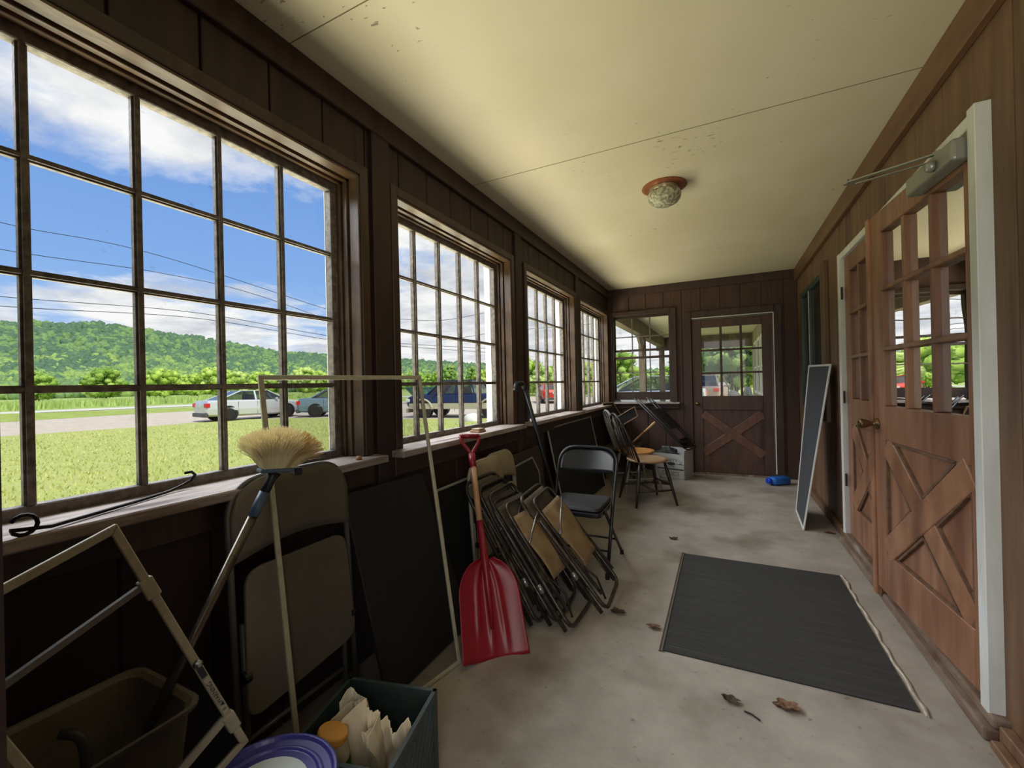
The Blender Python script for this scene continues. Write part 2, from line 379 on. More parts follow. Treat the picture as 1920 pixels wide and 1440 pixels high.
# ---- left windows
def left_window(n,yl,yr,i):
    w=struct('window_%d'%n,(-1.61,(yl+yr)/2,.93))
    zb,zt=.962,2.15;rows=[1.2588,1.5586,1.8581]
    m=MB()
    x0,x1=-1.63,-1.592
    m.box((x0,yl-.04,zt),(x1,yr+.05,2.205));m.box((x0,yl-.04,.925),(x1,yr+.05,zb))
    m.box((x0,yl-.04,zb),(x1,yl,zt));m.box((x0,yr,zb),(x1,yr+.05,zt))
    mk('sash',m,MUNT,w,bevel=.003)
    m=MB()
    for k in range(1,5):
        y=yr-.24*k*(1.2/1.2);y=yr-(yr-yl)/5*k
        m.box((-1.628,y-.006,zb),(-1.592,y+.006,zt));m.box((-1.617,y-.0115,zb),(-1.601,y+.0115,zt))
    for z in rows:
        m.box((-1.626,yl,z-.005),(-1.594,yr,z+.005));m.box((-1.616,yl,z-.010),(-1.602,yr,z+.010))
    mk('muntins',m,MUNT,w)
    mk('pane',MB().quad((-1.609,yl,zb),(-1.609,yr,zb),(-1.609,yr,zt),(-1.609,yl,zt)),GLASS,w)
    # interior stepped stops and jamb lining
    m=MB()
    A,B,T=yl-.05,yr+.06,2.215
    for (xa,xb,ww) in ((-1.592,-1.565,.030),(-1.560,-1.535,.020),(-1.530,-1.472,.010)):
        m.box((xa,A,.93),(xb,A+ww,T));m.box((xa,B-ww,.93),(xb,B,T));m.box((xa,A,T-ww),(xb,B,T))
    m.box((-1.592,A-.01,.93),(-1.49,A,T));m.box((-1.592,B,.93),(-1.49,B+.004,T));m.box((-1.592,A,T),(-1.49,B,T+.006))
    mk('jamb_stops',m,TRIMG,w,bevel=.003)
    m=MB();m.box((-1.49,A-.045,.93),(-1.466,A,T+.05));m.box((-1.49,B,.93),(-1.466,B+.05,T+.05));m.box((-1.49,A,T),(-1.466,B,T+.05))
    mk('casing',m,TRIMD,w,bevel=.004)
    mk('sill',MB().box((-1.60,A-.08 if i else A-.02,.898),(-1.395,B+.07,.93)),SILLM,w,bevel=.004)
    mk('apron',MB().box((-1.49,A-.06,.80),(-1.462,B+.05,.898)),TRIMD,w,bevel=.004)
    xd=-1.635-(.004,.050,.055,.055)[i];m=MB();m.box((xd,yl-.05,.90),(-1.635,yl-.005,2.2));m.box((xd,yr+.004,.90),(-1.635,yr+.055,2.2));m.box((xd-.02,yl-.05,.88),(-1.635,yr+.05,.925))
    mk('exterior_jamb',m,WHITEX,w)
for i,(a,b) in enumerate(wins): left_window(i+1,a,b,i)
# ---- far window (double hung, raised a little)
w5=struct('window_5',(-1.03,6.25,.95))
m=MB();xa,xb=-1.395,-.662
for (z0,z1,y) in ((2.152,2.19,6.31),(1.676,1.706,6.31),(1.570,1.602,6.28),(.985,1.098,6.28)): m.box((xa-.03,y-.015,z0),(xb+.03,y+.02,z1))
m.box((xa-.03,6.295,1.69),(xa,6.33,2.16));m.box((xb,6.295,1.69),(xb+.03,6.33,2.16));m.box((xa-.03,6.265,1.0),(xa,6.30,1.59));m.box((xb,6.265,1.0),(xb+.03,6.30,1.59))
mk('sash',m,TRIMD,w5,bevel=.003)
m=MB()
for x in (-1.159,-.913): m.box((x-.007,6.30,1.70),(x+.007,6.32,2.152));m.box((x-.007,6.27,1.09),(x+.007,6.29,1.68))
m.box((xa,6.30,1.88),(xb,6.32,1.894));m.box((xa,6.27,1.365),(xb,6.29,1.379))
mk('muntins',m,MUNT,w5)
m=MB();m.quad((xa,6.31,1.69),(xb,6.31,1.69),(xb,6.31,2.16),(xa,6.31,2.16));m.quad((xa,6.28,1.09),(xb,6.28,1.09),(xb,6.28,1.58),(xa,6.28,1.58))
mk('pane',m,GLASS,w5)
m=MB();m.box((-1.475,6.215,.93),(-1.425,6.25,2.245));m.box((-.64,6.215,.93),(-.56,6.25,2.245));m.box((-1.425,6.215,2.19),(-.64,6.25,2.245))
m.box((-1.425,6.23,.97),(-1.405,6.36,2.19));m.box((-.655,6.23,.97),(-.632,6.36,2.19))
mk('casing',m,TRIMD,w5,bevel=.004)
m=MB();m.box((-1.475,6.15,.93),(-.525,6.36,.952));mk('sill',m,SILLM,w5,bevel=.004)
mk('apron',MB().box((-1.475,6.215,.865),(-.54,6.25,.93)),TRIMD,w5,bevel=.004)
mk('lit_sill_edge',MB().box((-1.42,6.29,.952),(-.645,6.37,.957)),WHITEX,w5)
# ---- far door
fd=struct('door_1',(.1,6.25,0))
dx0,dx1,dy=-.364,.558,6.262
m=MB();m.box((dx0,dy,.02),(-.25,dy+.04,2.05));m.box((.45,dy,.02),(dx1,dy+.04,2.05));m.box((-.25,dy,1.94),(.45,dy+.04,2.05));m.box((-.25,dy,.845),(.45,dy+.04,1.03));m.box((-.25,dy,.02),(.45,dy+.04,.235))
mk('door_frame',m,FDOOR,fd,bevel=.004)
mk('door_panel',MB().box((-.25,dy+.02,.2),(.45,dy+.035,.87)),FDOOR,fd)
def xbrace(P,Q,w,t,off,U,Vv,N,O):
    # brace from P to Q in plane coords
    a=V(O)+V(U)*P[0]+V(Vv)*P[1]+V(N)*off;b=V(O)+V(U)*Q[0]+V(Vv)*Q[1]+V(N)*off
    d=(b-a).normalized();s=V(N).normalized().cross(d).normalized()
    return a,b,s
m=MB();y=dy+.004
for (p,q) in (((-.25,.80),(.45,.27)),((-.25,.27),(.45,.80))): 
    yy=dy+(.0140 if p[1]>.5 else .0175);a=V(p[0],yy,p[1]);b=V(q[0],yy,q[1]);m.bar(a,b,.11,.03,(0,1,0))
mk('cross_brace',m,FDOORX,fd,bevel=.005)
m=MB()
for k in (1,2):
    x=-.25+.7*k/3;m.box((x-.014,dy+.005,1.03),(x+.014,dy+.035,1.94))
    z=1.03+.91*k/3;m.box((-.25,dy+.005,z-.012),(.45,dy+.035,z+.012))
mk('muntins',m,FDOOR,fd,bevel=.003)
mk('pane',MB().quad((-.25,dy+.02,1.03),(.45,dy+.02,1.03),(.45,dy+.02,1.94),(-.25,dy+.02,1.94)),GLASS,fd)
Mk=Matrix.Translation((-.31,dy,.93))@Matrix.Rotation(PI/2,4,'X')
mk('knob',MB().lathe([(.0,0),(.022,0),(.022,.006),(.01,.01),(.01,.03),(.024,.04),(.026,.052),(.015,.062),(0,.063)],16,Mk),BRASS,fd,smooth=True)
m=MB();m.box((-.455,6.225,0),(-.37,6.25,2.165));m.box((.585,6.225,0),(.665,6.25,2.165));m.box((-.37,6.225,2.08),(.585,6.25,2.165))
mk('casing',m,TRIMD,fd,bevel=.004)
m=MB();m.box((.572,6.235,.05),(.582,6.25,2.075));m.box((-.365,6.235,2.067),(.582,6.25,2.077))
mk('light_gap_strip',m,WHITEX,fd)
mk('threshold',MB().box((-.365,6.22,0),(.57,6.36,.018)),CURB,fd)
# ---- right pair of doors
def leaf(n,H0,D,sL,sR,x_off=0,knob=False):
    d=struct('door_%d'%n,(H0[0],H0[1],.085))
    L=math.hypot(*D);U=V(D[0]/L,D[1]/L,0);N=V(-U.y,U.x,0)  # N into the room (-x)
    if N.x>0:N=-N
    O=V(H0[0],H0[1],0);Z=V(0,0,1);W=L
    def bx(mb,s0,s1,z0,z1,o0,o1): mb.obox(O+U*s0+Z*z0+N*o0,U*(s1-s0),Z*(z1-z0),N*(o1-o0));return mb
    z0,z1=.088,2.115;gl,gh=1.085,2.0;a,b=.042,.783
    if n==3: a,b=.125,.80
    m=MB();bx(m,0,a,z0,z1,-.035,0);bx(m,b,W,z0,z1,-.035,0);bx(m,a,b,gh,z1,-.035,0);bx(m,a,b,.905,gl,-.035,0);bx(m,a,b,z0,.305,-.035,0)
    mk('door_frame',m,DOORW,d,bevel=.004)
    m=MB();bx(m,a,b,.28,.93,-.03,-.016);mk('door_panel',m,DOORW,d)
    m=MB()
    for (p,q) in (((a+.03,.865),(b-.03,.345)),((a+.03,.345),(b-.03,.865))):
        kk=.0120 if p[1]>.5 else .0165;A=O+U*p[0]+Z*p[1]-N*kk;B=O+U*q[0]+Z*q[1]-N*kk
        dd=(B-A).normalized();m.bar(A-dd*.03,B+dd*.03,.125,.028,N)
    mk('cross_brace',m,DOORX,d,bevel=.007,seg=2)
    m=MB()
    frame_rect(m,[O+U*a+Z*.305+N*.0-N*.01,O+U*b+Z*.305-N*.01,O+U*b+Z*.905-N*.01,O+U*a+Z*.905-N*.01],.012,.014,N)
    cx,cz=(a+b)/2,.605
    for (ex,ez) in ((0,.09),(0,-.09),(.115,0),(-.115,0)):
        P=O+U*(cx+ex)+Z*(cz+ez)-N*.010
        if ex==0: tg=[(a+.10,.905 if ez>0 else .305),(b-.10,.905 if ez>0 else .305)]
        else: tg=[(b if ex>0 else a,.82),(b if ex>0 else a,.39)]
        for t in tg: m.bar(P,O+U*t[0]+Z*t[1]-N*.010,.012,.014,N)
    mk('groove_moulding',m,DOORG,d)
    m=MB();ww=(b-a)/3
    for k in (1,2): bx(m,a+ww*k-.013,a+ww*k+.013,gl,gh,-.032,-.001)
    for z in (1.385,1.70): bx(m,a,b,z-.012,z+.012,-.034,.003)
    bx(m,a,a+.012,gl,gh,-.034,-.002);bx(m,b-.012,b,gl,gh,-.034,-.002)
    mk('muntins',m,DOORW,d,bevel=.004)
    m=MB();P=lambda s,z:O+U*s+Z*z-N*.028
    m.quad(P(a,gl),P(b,gl),P(b,gh),P(a,gh));mk('pane',m,DGLASS,d)
    if n==2:
        m=MB();bx(m,W-.005,W+.035,z0-.05,z1,-.02,.012);mk('astragal',m,DOORX,d,bevel=.005)
        q=Matrix.Translation(O+U*(W-.045)+Z*.985)@N.to_track_quat('Z','Y').to_matrix().to_4x4()
        mk('knob',MB().lathe([(0,0),(.03,0),(.03,.006),(.014,.012),(.012,.03),(.02,.045),(.029,.075),(.028,.082),(.012,.085),(.0,.08)],20,q),BRASS,d,smooth=True)
        m=MB();bx(m,-.02,.335,2.012,2.092,.0,.06);mk('closer_body',m,CLOSER,d,bevel=.012,seg=3)
        q=Matrix.Translation(O+U*.085+Z*2.0)@Matrix.Rotation(PI,4,'X')
        mk('closer_valve',MB().lathe([(0,0),(.02,0),(.02,.012),(.014,.024),(0,.026)],16,q),ALUW,d,smooth=True) if 0 else None
        q=Matrix.Translation(O+U*.10+Z*2.045+N*.062)@N.to_track_quat('Z','Y').to_matrix().to_4x4()
        mk('closer_valve',MB().lathe([(0,0),(.021,0),(.021,.010),(.015,.022),(0,.024)],16,q),CLOSER,d,smooth=True)
        a0=O+U*.12+Z*2.10+N*.035
        m=MB();m.bar(a0,V(.53,2.466,2.138),.02,.006,(0,0,1));m.bar(a0+V(.01,.06,-.005),V(.56,2.45,2.12),.014,.005,(0,0,1))
        m.lathe([(0,-.008),(.012,-.008),(.012,.012),(0,.012)],12,None,(.53,2.466,2.138));mk('closer_arm',m,CLOSER,d)
        mk('closer_spindle',MB().lathe([(0,0),(.014,0),(.014,.02),(0,.02)],12,None,tuple(O+U*.12+Z*2.09+N*.035)),CLOSER,d)
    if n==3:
        m=MB();bx(m,.003,.012,.80,1.62,.0,.002);mk('light_slit_strip',m,WHITE,d)  # white strip painted in for the slit of daylight between the leaves
    return d
leaf(2,(.812,2.11),(-.065,.907),0,0)
leaf(3,(.822,3.032),(0,.91),0,0)
dt=struct('trim_6',(.82,3.0,0))
m=MB();m.box((.792,2.03,.062),(XR+.03,2.082,2.175));m.box((.792,3.955,.062),(XR+.03,4.01,2.16));m.box((.800,2.083,2.118),(XR+.03,3.954,2.165))
mk('white_door_casing',m,WHITE,dt,bevel=.003)
mk('casing_foot',MB().box((.795,2.032,.035),(XR,2.08,.062)),HINGE,dt)
m=MB()
for z in (1.864,1.094,.48): m.box((.800,3.942,z-.045),(.812,3.956,z+.045))
mks('hinge',m,HINGE,dt)
# ---- right far window, dark green frame
w6=struct('window_6',(.84,5.3,.93));GF=mat('dark_green_grey_frame',(58,70,66),.4)
m=MB();frame_rect(m,[(.83,4.70,.93),(.83,5.90,.93),(.83,5.90,2.20),(.83,4.70,2.20)],.05,.03);m.box((.822,5.39,.95),(.845,5.44,2.18));mk('sash',m,GF,w6,bevel=.003)
m=MB();m.box((.818,5.405,.97),(.822,5.42,2.16));m.box((.822,4.765,.97),(.826,4.775,2.16));mk('metal_strip',m,ALUW,w6)
mk('pane',MB().quad((.84,4.7,.93),(.84,5.9,.93),(.84,5.9,2.2),(.84,4.7,2.2)),mat('green_black_glass',(34,42,40),.12,0),w6)
m=MB();m.box((.80,4.55,.85),(.835,4.70,2.26));mk('casing',m,WALLR,w6,bevel=.004)
# ---- floor mat set in the slab
t=thing('doormat','charcoal ribbed rubber doormat set into the concrete floor before the double doors','doormat',(.17,2.68,0))
mk('rubber_mat',MB().box((-.275,2.07,0),(.625,3.295,.006)),MATM,t)
m=MB();m.box((-.292,2.06,0),(-.284,3.31,.004));mk('gap_shadow_edge',m,LEAFD,t);m=MB();m.box((-.283,2.06,0),(-.275,3.31,.010));mk('metal_edge',m,GREYT,t)
m=MB();pts=[(.64+.004*math.sin(k*1.7)+.003*math.sin(k*.6),2.05+k*.05,.003) for k in range(26)];m.tube(pts,[.006+.0022*math.sin(k*2.3) for k in range(26)],6);mk('pale_sealant_bead',m,mat('chalk_sealant',(196,188,172),.8,0,(160,150,132),20),t)
# ---- ceiling light
t=thing('ceiling_light','flush ceiling light with cut glass bowl and red brown round plate','ceiling light',(-.335,3.115,H))
mk('plate',MB().lathe([(0,0),(.145,0),(.147,-.006),(.13,-.010),(.09,-.012),(0,-.012)],40,None,(-.335,3.115,H)),LAMPP,t,smooth=False)
mk('collar',MB().lathe([(.094,-.010),(.098,-.016),(.092,-.022),(.098,-.030),(.094,-.036)],40,None,(-.335,3.115,H)),LAMPC,t,smooth=True)
mk('bowl',MB().lathe([(.096,-.034),(.106,-.045),(.110,-.06),(.106,-.085),(.09,-.108),(.06,-.125),(.03,-.132),(0,-.134)],40,None,(-.335,3.115,H)),BOWL,t,smooth=True)
# ------------------------------------------------------------------ things in the room
def panel(name,label,cat,c,w,t,n,fm,pm,extra=None,group=None):
    base=min((V(p) for p in c),key=lambda p:p.z)
    r=thing(name,label,cat,tuple(base),0,group)
    m=MB();I=frame_rect(m,c,w,t,n);mk('frame',m,fm,r,bevel=.002)
    mk('mesh',MB().quad(*[tuple(p) for p in I]),pm,r)
    return r
# big window screen leaning on the sill
O=V(-1.218,.899,.002);BR=V(-1.084,1.615,.002);TR=V(-1.303,1.655,1.295);TL=V(-1.436,.939,1.295)
n=(BR-O).cross(TL-O).normalized()
panel('window_screen','tall cream edged insect screen rising above the sill before the grey folding chair','screen',[O,BR,TR,TL],.017,.012,n,STORM,SCREEN)
# storm window, near left
ax=V(-1.10,.4204,.9822);bb=V(-1.0545,.6456,.393)
e=(bb-ax);tt=V(-1.104,.281,.925)-ax
tt=(tt-e*(tt.dot(e)/e.dot(e))).normalized();e_=e.normalized();n=e_.cross(tt).normalized()
ST=thing('storm_window','cream enamelled storm window frame with warning sticker, tilted beside the broom','storm window',tuple(bb))
Wd=.27
c=[ax,ax+tt*Wd,bb+tt*Wd,bb]
m=MB();frame_rect(m,c,.0165,.012,n);mk('frame',m,STORM,ST,bevel=.002)
L=e.length
m=MB();s1=L*.228;s2=L*.845
m.bar(ax+e_*s1+tt*.01,ax+e_*(s1+.012)+tt*(Wd-.01),.012,.012,n);mk('upper_rail',m,GREYT,ST)
m=MB();m.bar(ax+e_*s2+tt*.01,ax+e_*(s2+.03)+tt*(Wd-.01),.016,.012,n);mk('lower_rail',m,STORM,ST)
m=MB()
for s in (.21,.84): m.obox(ax+e_*(L*s)-tt*.004-n*.009,e_*.045,tt*.026,n*.018)
mks('corner_clip',m,STORM,ST,bevel=.002)
m=MB();m.quad(ax+e_*.012+tt*.012,ax+e_*.012+tt*Wd,bb-e_*.012+tt*Wd,bb-e_*.012+tt*.012);mk('mesh',m,SCREEND,ST)
sgn=1 if (V(0,0,1.243)-ax).dot(n)>0 else -1
m=MB();m.obox(ax+e_*(L*.655)+tt*.0025+n*sgn*.0063,e_*.105,tt*.011,n*sgn*.0006);mk('sticker',m,mat('sticker_cream',(186,180,160),.6),ST)
m=MB();m.obox(ax+e_*(L*.60)+tt*.0025+n*sgn*.0063,e_*.03,tt*.012,n*sgn*.001);mk('latch_slot',m,DKP,ST)
m=MB();m.lathe([(0,0),(.009,0),(.009,.008),(.004,.012),(0,.012)],10,Matrix.Translation(ax+e_*(L*.585)+tt*.008+n*sgn*.006)@(n*sgn).to_track_quat('Z','Y').to_matrix().to_4x4());mk('latch_button',m,CHROME,ST)
def text3d(txt,size,P,right,up,mt,parent,name,ext=.0003):
    cu=bpy.data.curves.new(name,'FONT');cu.body=txt;cu.size=size;cu.extrude=ext;cu.align_x='CENTER';cu.align_y='CENTER';cu.materials.append(mt)
    cu.resolution_u=3;oo=bpy.data.objects.new(name,cu);me=bpy.data.meshes.new_from_object(oo);bpy.data.objects.remove(oo);me.name=name
    o=bpy.data.objects.new(name,me);COL.objects.link(o);o.parent=parent
    Rr=V(right).normalized();Uu=V(up).normalized();Nn=Rr.cross(Uu).normalized()
    M=Matrix((Rr,Uu,Nn)).transposed().to_4x4();M.translation=V(P)
    M=chainM(parent).inverted()@M
    o.location=M.to_translation();o.rotation_euler=M.to_euler();return o
pn=n*sgn
text3d('0',.0115,ax+e_*(L*.655+.095)+tt*.008+pn*.0075,-e_,tt,DKP,ST,'warning_symbol')
text3d('WARNING',.0135,ax+e_*(L*.655+.044)+tt*.008+pn*.0075,-e_,tt,DKP,ST,'warning_text')
q=ax+e_*(L*.655+.081)+tt*.0035+pn*.0072;m=MB();m.prism([q-e_*.006,q+e_*.006,q+tt*.009],pn*.0004);mk('warning_triangle',m,DKP,ST)
# small leaning white screen by the right wall
panel('window_screen','narrow white framed charcoal screen leaning against the right wall by the double doors','screen',
 [V(.563,4.17,.002),V(.589,4.766,.002),V(.735,4.90,1.362),V(.795,4.30,1.352)],.018,.012,V(1,0,-.1),ALUW,SCREENG)
# wide black screen below the third window
panel('window_screen','wide black screen with thin pale frame leaning behind the open black folding chair','screen',
 [V(-1.307,3.704,.003),V(-1.284,5.086,.003),V(-1.452,5.085,.839),V(-1.472,3.703,.832)],.014,.012,V(1,0,.2),ALU,BLACKP)
# narrower screens under second window
panel('window_screen','pale framed black screen standing behind the red shovel','screen',
 [V(-1.37,1.97,.003),V(-1.37,2.30,.003),V(-1.45,2.30,.67),V(-1.45,1.95,.665)],.014,.012,V(1,0,.1),ALU,BLACKP)
t=thing('window_screen','dark panel screen with cut off pale corner behind the beige folding chairs','screen',(-1.40,3.0,0))
oc=[V(-1.43,2.92,.62),V(-1.43,3.25,.637),V(-1.425,3.38,.49),V(-1.40,3.38,.02),V(-1.40,2.92,.02)]
m=MB()
for p,q in zip(oc,oc[1:]+oc[:1]): m.bar(p,q,.013,.010,(1,0,0))
mk('frame',m,ALU,t);m=MB();m.add(oc,[(0,1,2,3,4)]);mk('mesh',m,mat('brown_black_mesh',(44,36,32),.8),t)
# dark board leaning
t=tag(mk('board',MB().prism([(-1.442,2.80,.705),(-1.442,3.47,.712),(-1.438,3.62,.004),(-1.438,2.80,.004)],(-.018,0,0)),mat('dark_brown_board',(54,42,36),.6,0,(64,50,42),9),bevel=.003),'dark brown flat board leaning against the wall between second and third windows','board')
m=MB();m.prism([(-1.42,1.285,.80),(-1.42,1.80,.79),(-1.20,1.90,.005),(-1.20,1.285,.005)],(-.02,0,0))
tag(mk('board',m,mat('charcoal_board',(30,29,29),.6),bevel=.003),'charcoal board standing behind the tall cream edged screen','board')
# --- folding chair, grey/beige plastic, folded against wall
def folded_plastic(root,O,U,Vv,N,w,h,pm,tm,seatw=.85):
    O,U,Vv,N=V(O),V(U).normalized(),V(Vv).normalized(),V(N).normalized()
    P=lambda a,b,c=0:O+U*a+Vv*b+N*c
    pts=fillet([P(0,0),P(0,h),P(w,h),P(w,0)],.13,8)
    mk('tube_frame',MB().tube(pts,.011,8),tm,root,smooth=True)
    # back panel: arch
    hb=h*.27
    def arch(i,j):
        s=i;tv=j
        zb=h-hb+.035*math.sin(PI*s)
        e=.13;xx=s*w
        dxx=min(xx,w-xx)
        top=h-(e-math.sqrt(max(0,e*e-(e-min(dxx,e))**2)))*.85
        b=zb+(top-zb)*tv
        return P(xx,b,.012+.012*math.sin(PI*tv)*math.sin(PI*s))
    mk('backrest',MB().grid(arch,20,8),pm,root,smooth=True,solid=.012)
    # seat folded: rounded rect below
    sp=fillet([P(.03,h*.70,.012),P(w-.03,h*.70,.012),P(w-.012,h*.27,.02),P(.012,h*.22,.02)],.06,5,True)
    m=MB();m.prism(sp,N*.014);mk('seat',m,pm,root,bevel=.004,seg=2)
    for a in (.035,w-.035):
        mk('leg',MB().tube([P(a,h*.52,-.01),P(a,h*.25,-.012),P(a-.008,.0,-.012)],.010,8),tm,root,smooth=True)
    mk('stretcher',MB().tube([P(.03,h*.14,-.012),P(w-.03,h*.14,-.012)],.008,8),tm,root,smooth=True)
    m=MB()
    for a in (.02,w-.02):
        q=Matrix.Translation(P(a,h*.36,.02))@U.to_track_quat('Z','Y').to_matrix().to_4x4();m.lathe([(0,-.01),(.018,-.01),(.018,.01),(0,.01)],12,q)
    mks('pivot',m,DKP,root)
r=thing('folding_chair','grey beige plastic folding chair, rust stained, folded behind the tall screen under the first window','chair',(-1.29,1.03,0))
folded_plastic(r,(-1.345,.80,.011),(-.0,.45,0),(-.062,.01,.93),(.93,0,.062),.46,.945,GREYP,GREYT)
for k,(y,x,lb) in enumerate(((2.20,-1.345,'beige plastic folding chair folded under the second window, nearer of two'),(2.47,-1.39,'beige plastic folding chair folded under the second window, farther of two'))):
    r=thing('folding_chair',lb,'chair',(x,y+.2,0),0,None)
    folded_plastic(r,(x,y,.011),(0,.42,0),(-.05,0,.75),(.75,0,.05),.42,.755,BEIGE,mat('cream_tube',(176,170,152),.4))
# --- canvas folding chairs in a pile
def canvas_folded(root,F,T,w,tone,ph):
    CV=CANV if tone is TUBE else CANVD
    F,T=V(F),V(T);Vv=(T-F);h=Vv.length;Vv.normalize();U=V(0.02,1,0).normalized();U=(U-Vv*U.dot(Vv)).normalized();N=U.cross(Vv).normalized()
    if N.x<0:N=-N
    P=lambda a,b,c=0:F+U*a+Vv*b+N*c
    rr=.0105
    mk('outer_frame',MB().tube(fillet([P(0,.02),P(0,h),P(w,h),P(w,.02)],.08,6),rr,8),tone,root,smooth=True)
    mk('foot_frame',MB().tube(fillet([P(.012,h*.78,.026),P(.012,0.012,.026),P(w-.012,.012,.026),P(w-.012,h*.78,.026)],.06,6),rr,8),TUBE,root,smooth=True)
    mk('seat_frame',MB().tube(fillet([P(.03,h*.12,.052),P(.03,h*.93,.05),P(w-.03,h*.93,.05),P(w-.03,h*.12,.052)],.06,6),rr*.9,8),tone,root,smooth=True)
    def cv(s,t):
        sag=.018*math.sin(PI*s)*math.sin(PI*t)+.006*math.sin(9*s+ph)*math.sin(7*t)
        return P(.03+.03*(1-t)+s*(w-.06-.06*(1-t)),h*(.33+.50*t),.062+sag)
    mk('canvas_seat',MB().grid(cv,14,14),CV,root,smooth=True,solid=.004)
    def cb(s,t): return P(.02+s*(w-.04),h*(.80+.17*t),.008+.012*math.sin(PI*s))
    mk('canvas_back',MB().grid(cb,10,5),CANVD,root,smooth=True,solid=.004)
    mk('cross_rod',MB().tube([P(.02,h*.62,.072),P(w*.55,h*.74,.085),P(w-.03,h*.80,.075)],.006,6),CHROME if ph>1 else TUBE,root,smooth=True)
    m=MB();m.tube([P(0,h*.30),P(0,h*.36)],.016,8);m.tube([P(w,h*.30),P(w,h*.36)],.016,8);mks('sleeve',m,CHROME,root,smooth=True)
    m=MB();m.tube([P(.05,h*.38,.04),P(.11,h*.2,.045),P(.07,h*.06,.03)],.006,6);m.tube([P(w-.05,h*.38,.04),P(w-.11,h*.2,.045),P(w-.07,h*.06,.03)],.006,6);mks('link',m,TUBED,root,smooth=True)
cs=[((-.594,2.256,0),(-1.06,2.20,.585),.355,TUBE,2.0,'tube framed khaki canvas folding chair, frontmost of the folded pile beside the black chair'),
    ((-.712,2.01,0),(-1.15,2.03,.60),.36,TUBE,1.5,'tube framed khaki canvas folding chair, second in the folded pile'),
    ((-.80,2.03,0),(-1.235,2.0,.655),.37,TUBED,.5,'dark tube framed canvas folding chair, third in the folded pile'),
    ((-.89,1.99,0),(-1.29,1.985,.70),.37,TUBED,.9,'dark tube framed canvas folding chair at the back of the folded pile, highest one')]
for F,T,w,tn,ph,lb in cs:
    r=thing('canvas_folding_chair',lb,'chair',F);canvas_folded(r,F,T,w,tn,ph)
# --- black folding chair, open
BC=thing('folding_chair','black metal folding chair with vinyl seat standing open beside the canvas pile','chair',(-.885,2.9,0))
xr,xl=-.682,-1.095
arch=fillet([(xr,2.69,.01),(xr,2.905,.46),(xr+.012,3.05,.775),(xl-.012,3.05,.775),(xl,2.905,.46),(xl,2.69,.01)],.14,8)
mk('back_frame',MB().tube(arch,.0115,10),BLK,BC,smooth=True)
def bk(s,t):
    x=xl+.004+s*(xr-xl-.008);dd=min(s,1-s)*(xr-xl);e=.14
    top=.772-(e-math.sqrt(max(0,e*e-(e-min(dd,e))**2)))*.8
    bot=.615-.012*math.sin(PI*s);z=bot+(top-bot)*t
    return V(x,2.905+(z-.46)*.46+.03*math.sin(PI*s)*.8,z)
mk('backrest',MB().grid(bk,24,8),BLK,BC,smooth=True,solid=.010)
def rr_(cx,cy,w,d,r,z,tilt=0): return fillet([(cx-w/2,cy-d/2,z),(cx+w/2,cy-d/2,z),(cx+w/2,cy+d/2,z-tilt),(cx-w/2,cy+d/2,z-tilt)],r,5,True)
m=MB();m.prism(rr_(-.885,2.80,.375,.37,.05,.395,.0),(0,0,.03));mk('seat_pan',m,BLK,BC,bevel=.008,seg=3)
m=MB();m.prism(rr_(-.885,2.80,.355,.35,.05,.425,.0),(0,0,.028));mk('seat_cushion',m,BLKV,BC,bevel=.014,seg=4,smooth=True)
for x in (xr+.02,xl-.02+.04):
    mk('rear_leg',MB().tube([(x-.028 if x>-.8 else x-.0,2.70,.42),(x-.02 if x>-.8 else x,3.13,.012)],.0105,8),BLK,BC,smooth=True)
m=MB();m.tube([(xr,2.79,.225),(xl,2.79,.225)],.006,8);m.tube([(xr-.01,2.755,.15),(xl+.01,2.755,.15)],.007,8);m.tube([(xr-.005,2.965,.16),(xl+.02,2.965,.16)],.006,8);mks('crossbar',m,BLK,BC,smooth=True)
m=MB()
for p in ((xr,2.69),(xl,2.69),(xr-.002,3.13),(xl+.02,3.135)): m.lathe([(0,0),(.015,0),(.014,.03),(0,.03)],10,None,(p[0],p[1],0))
mks('foot_cap',m,DKP,BC)
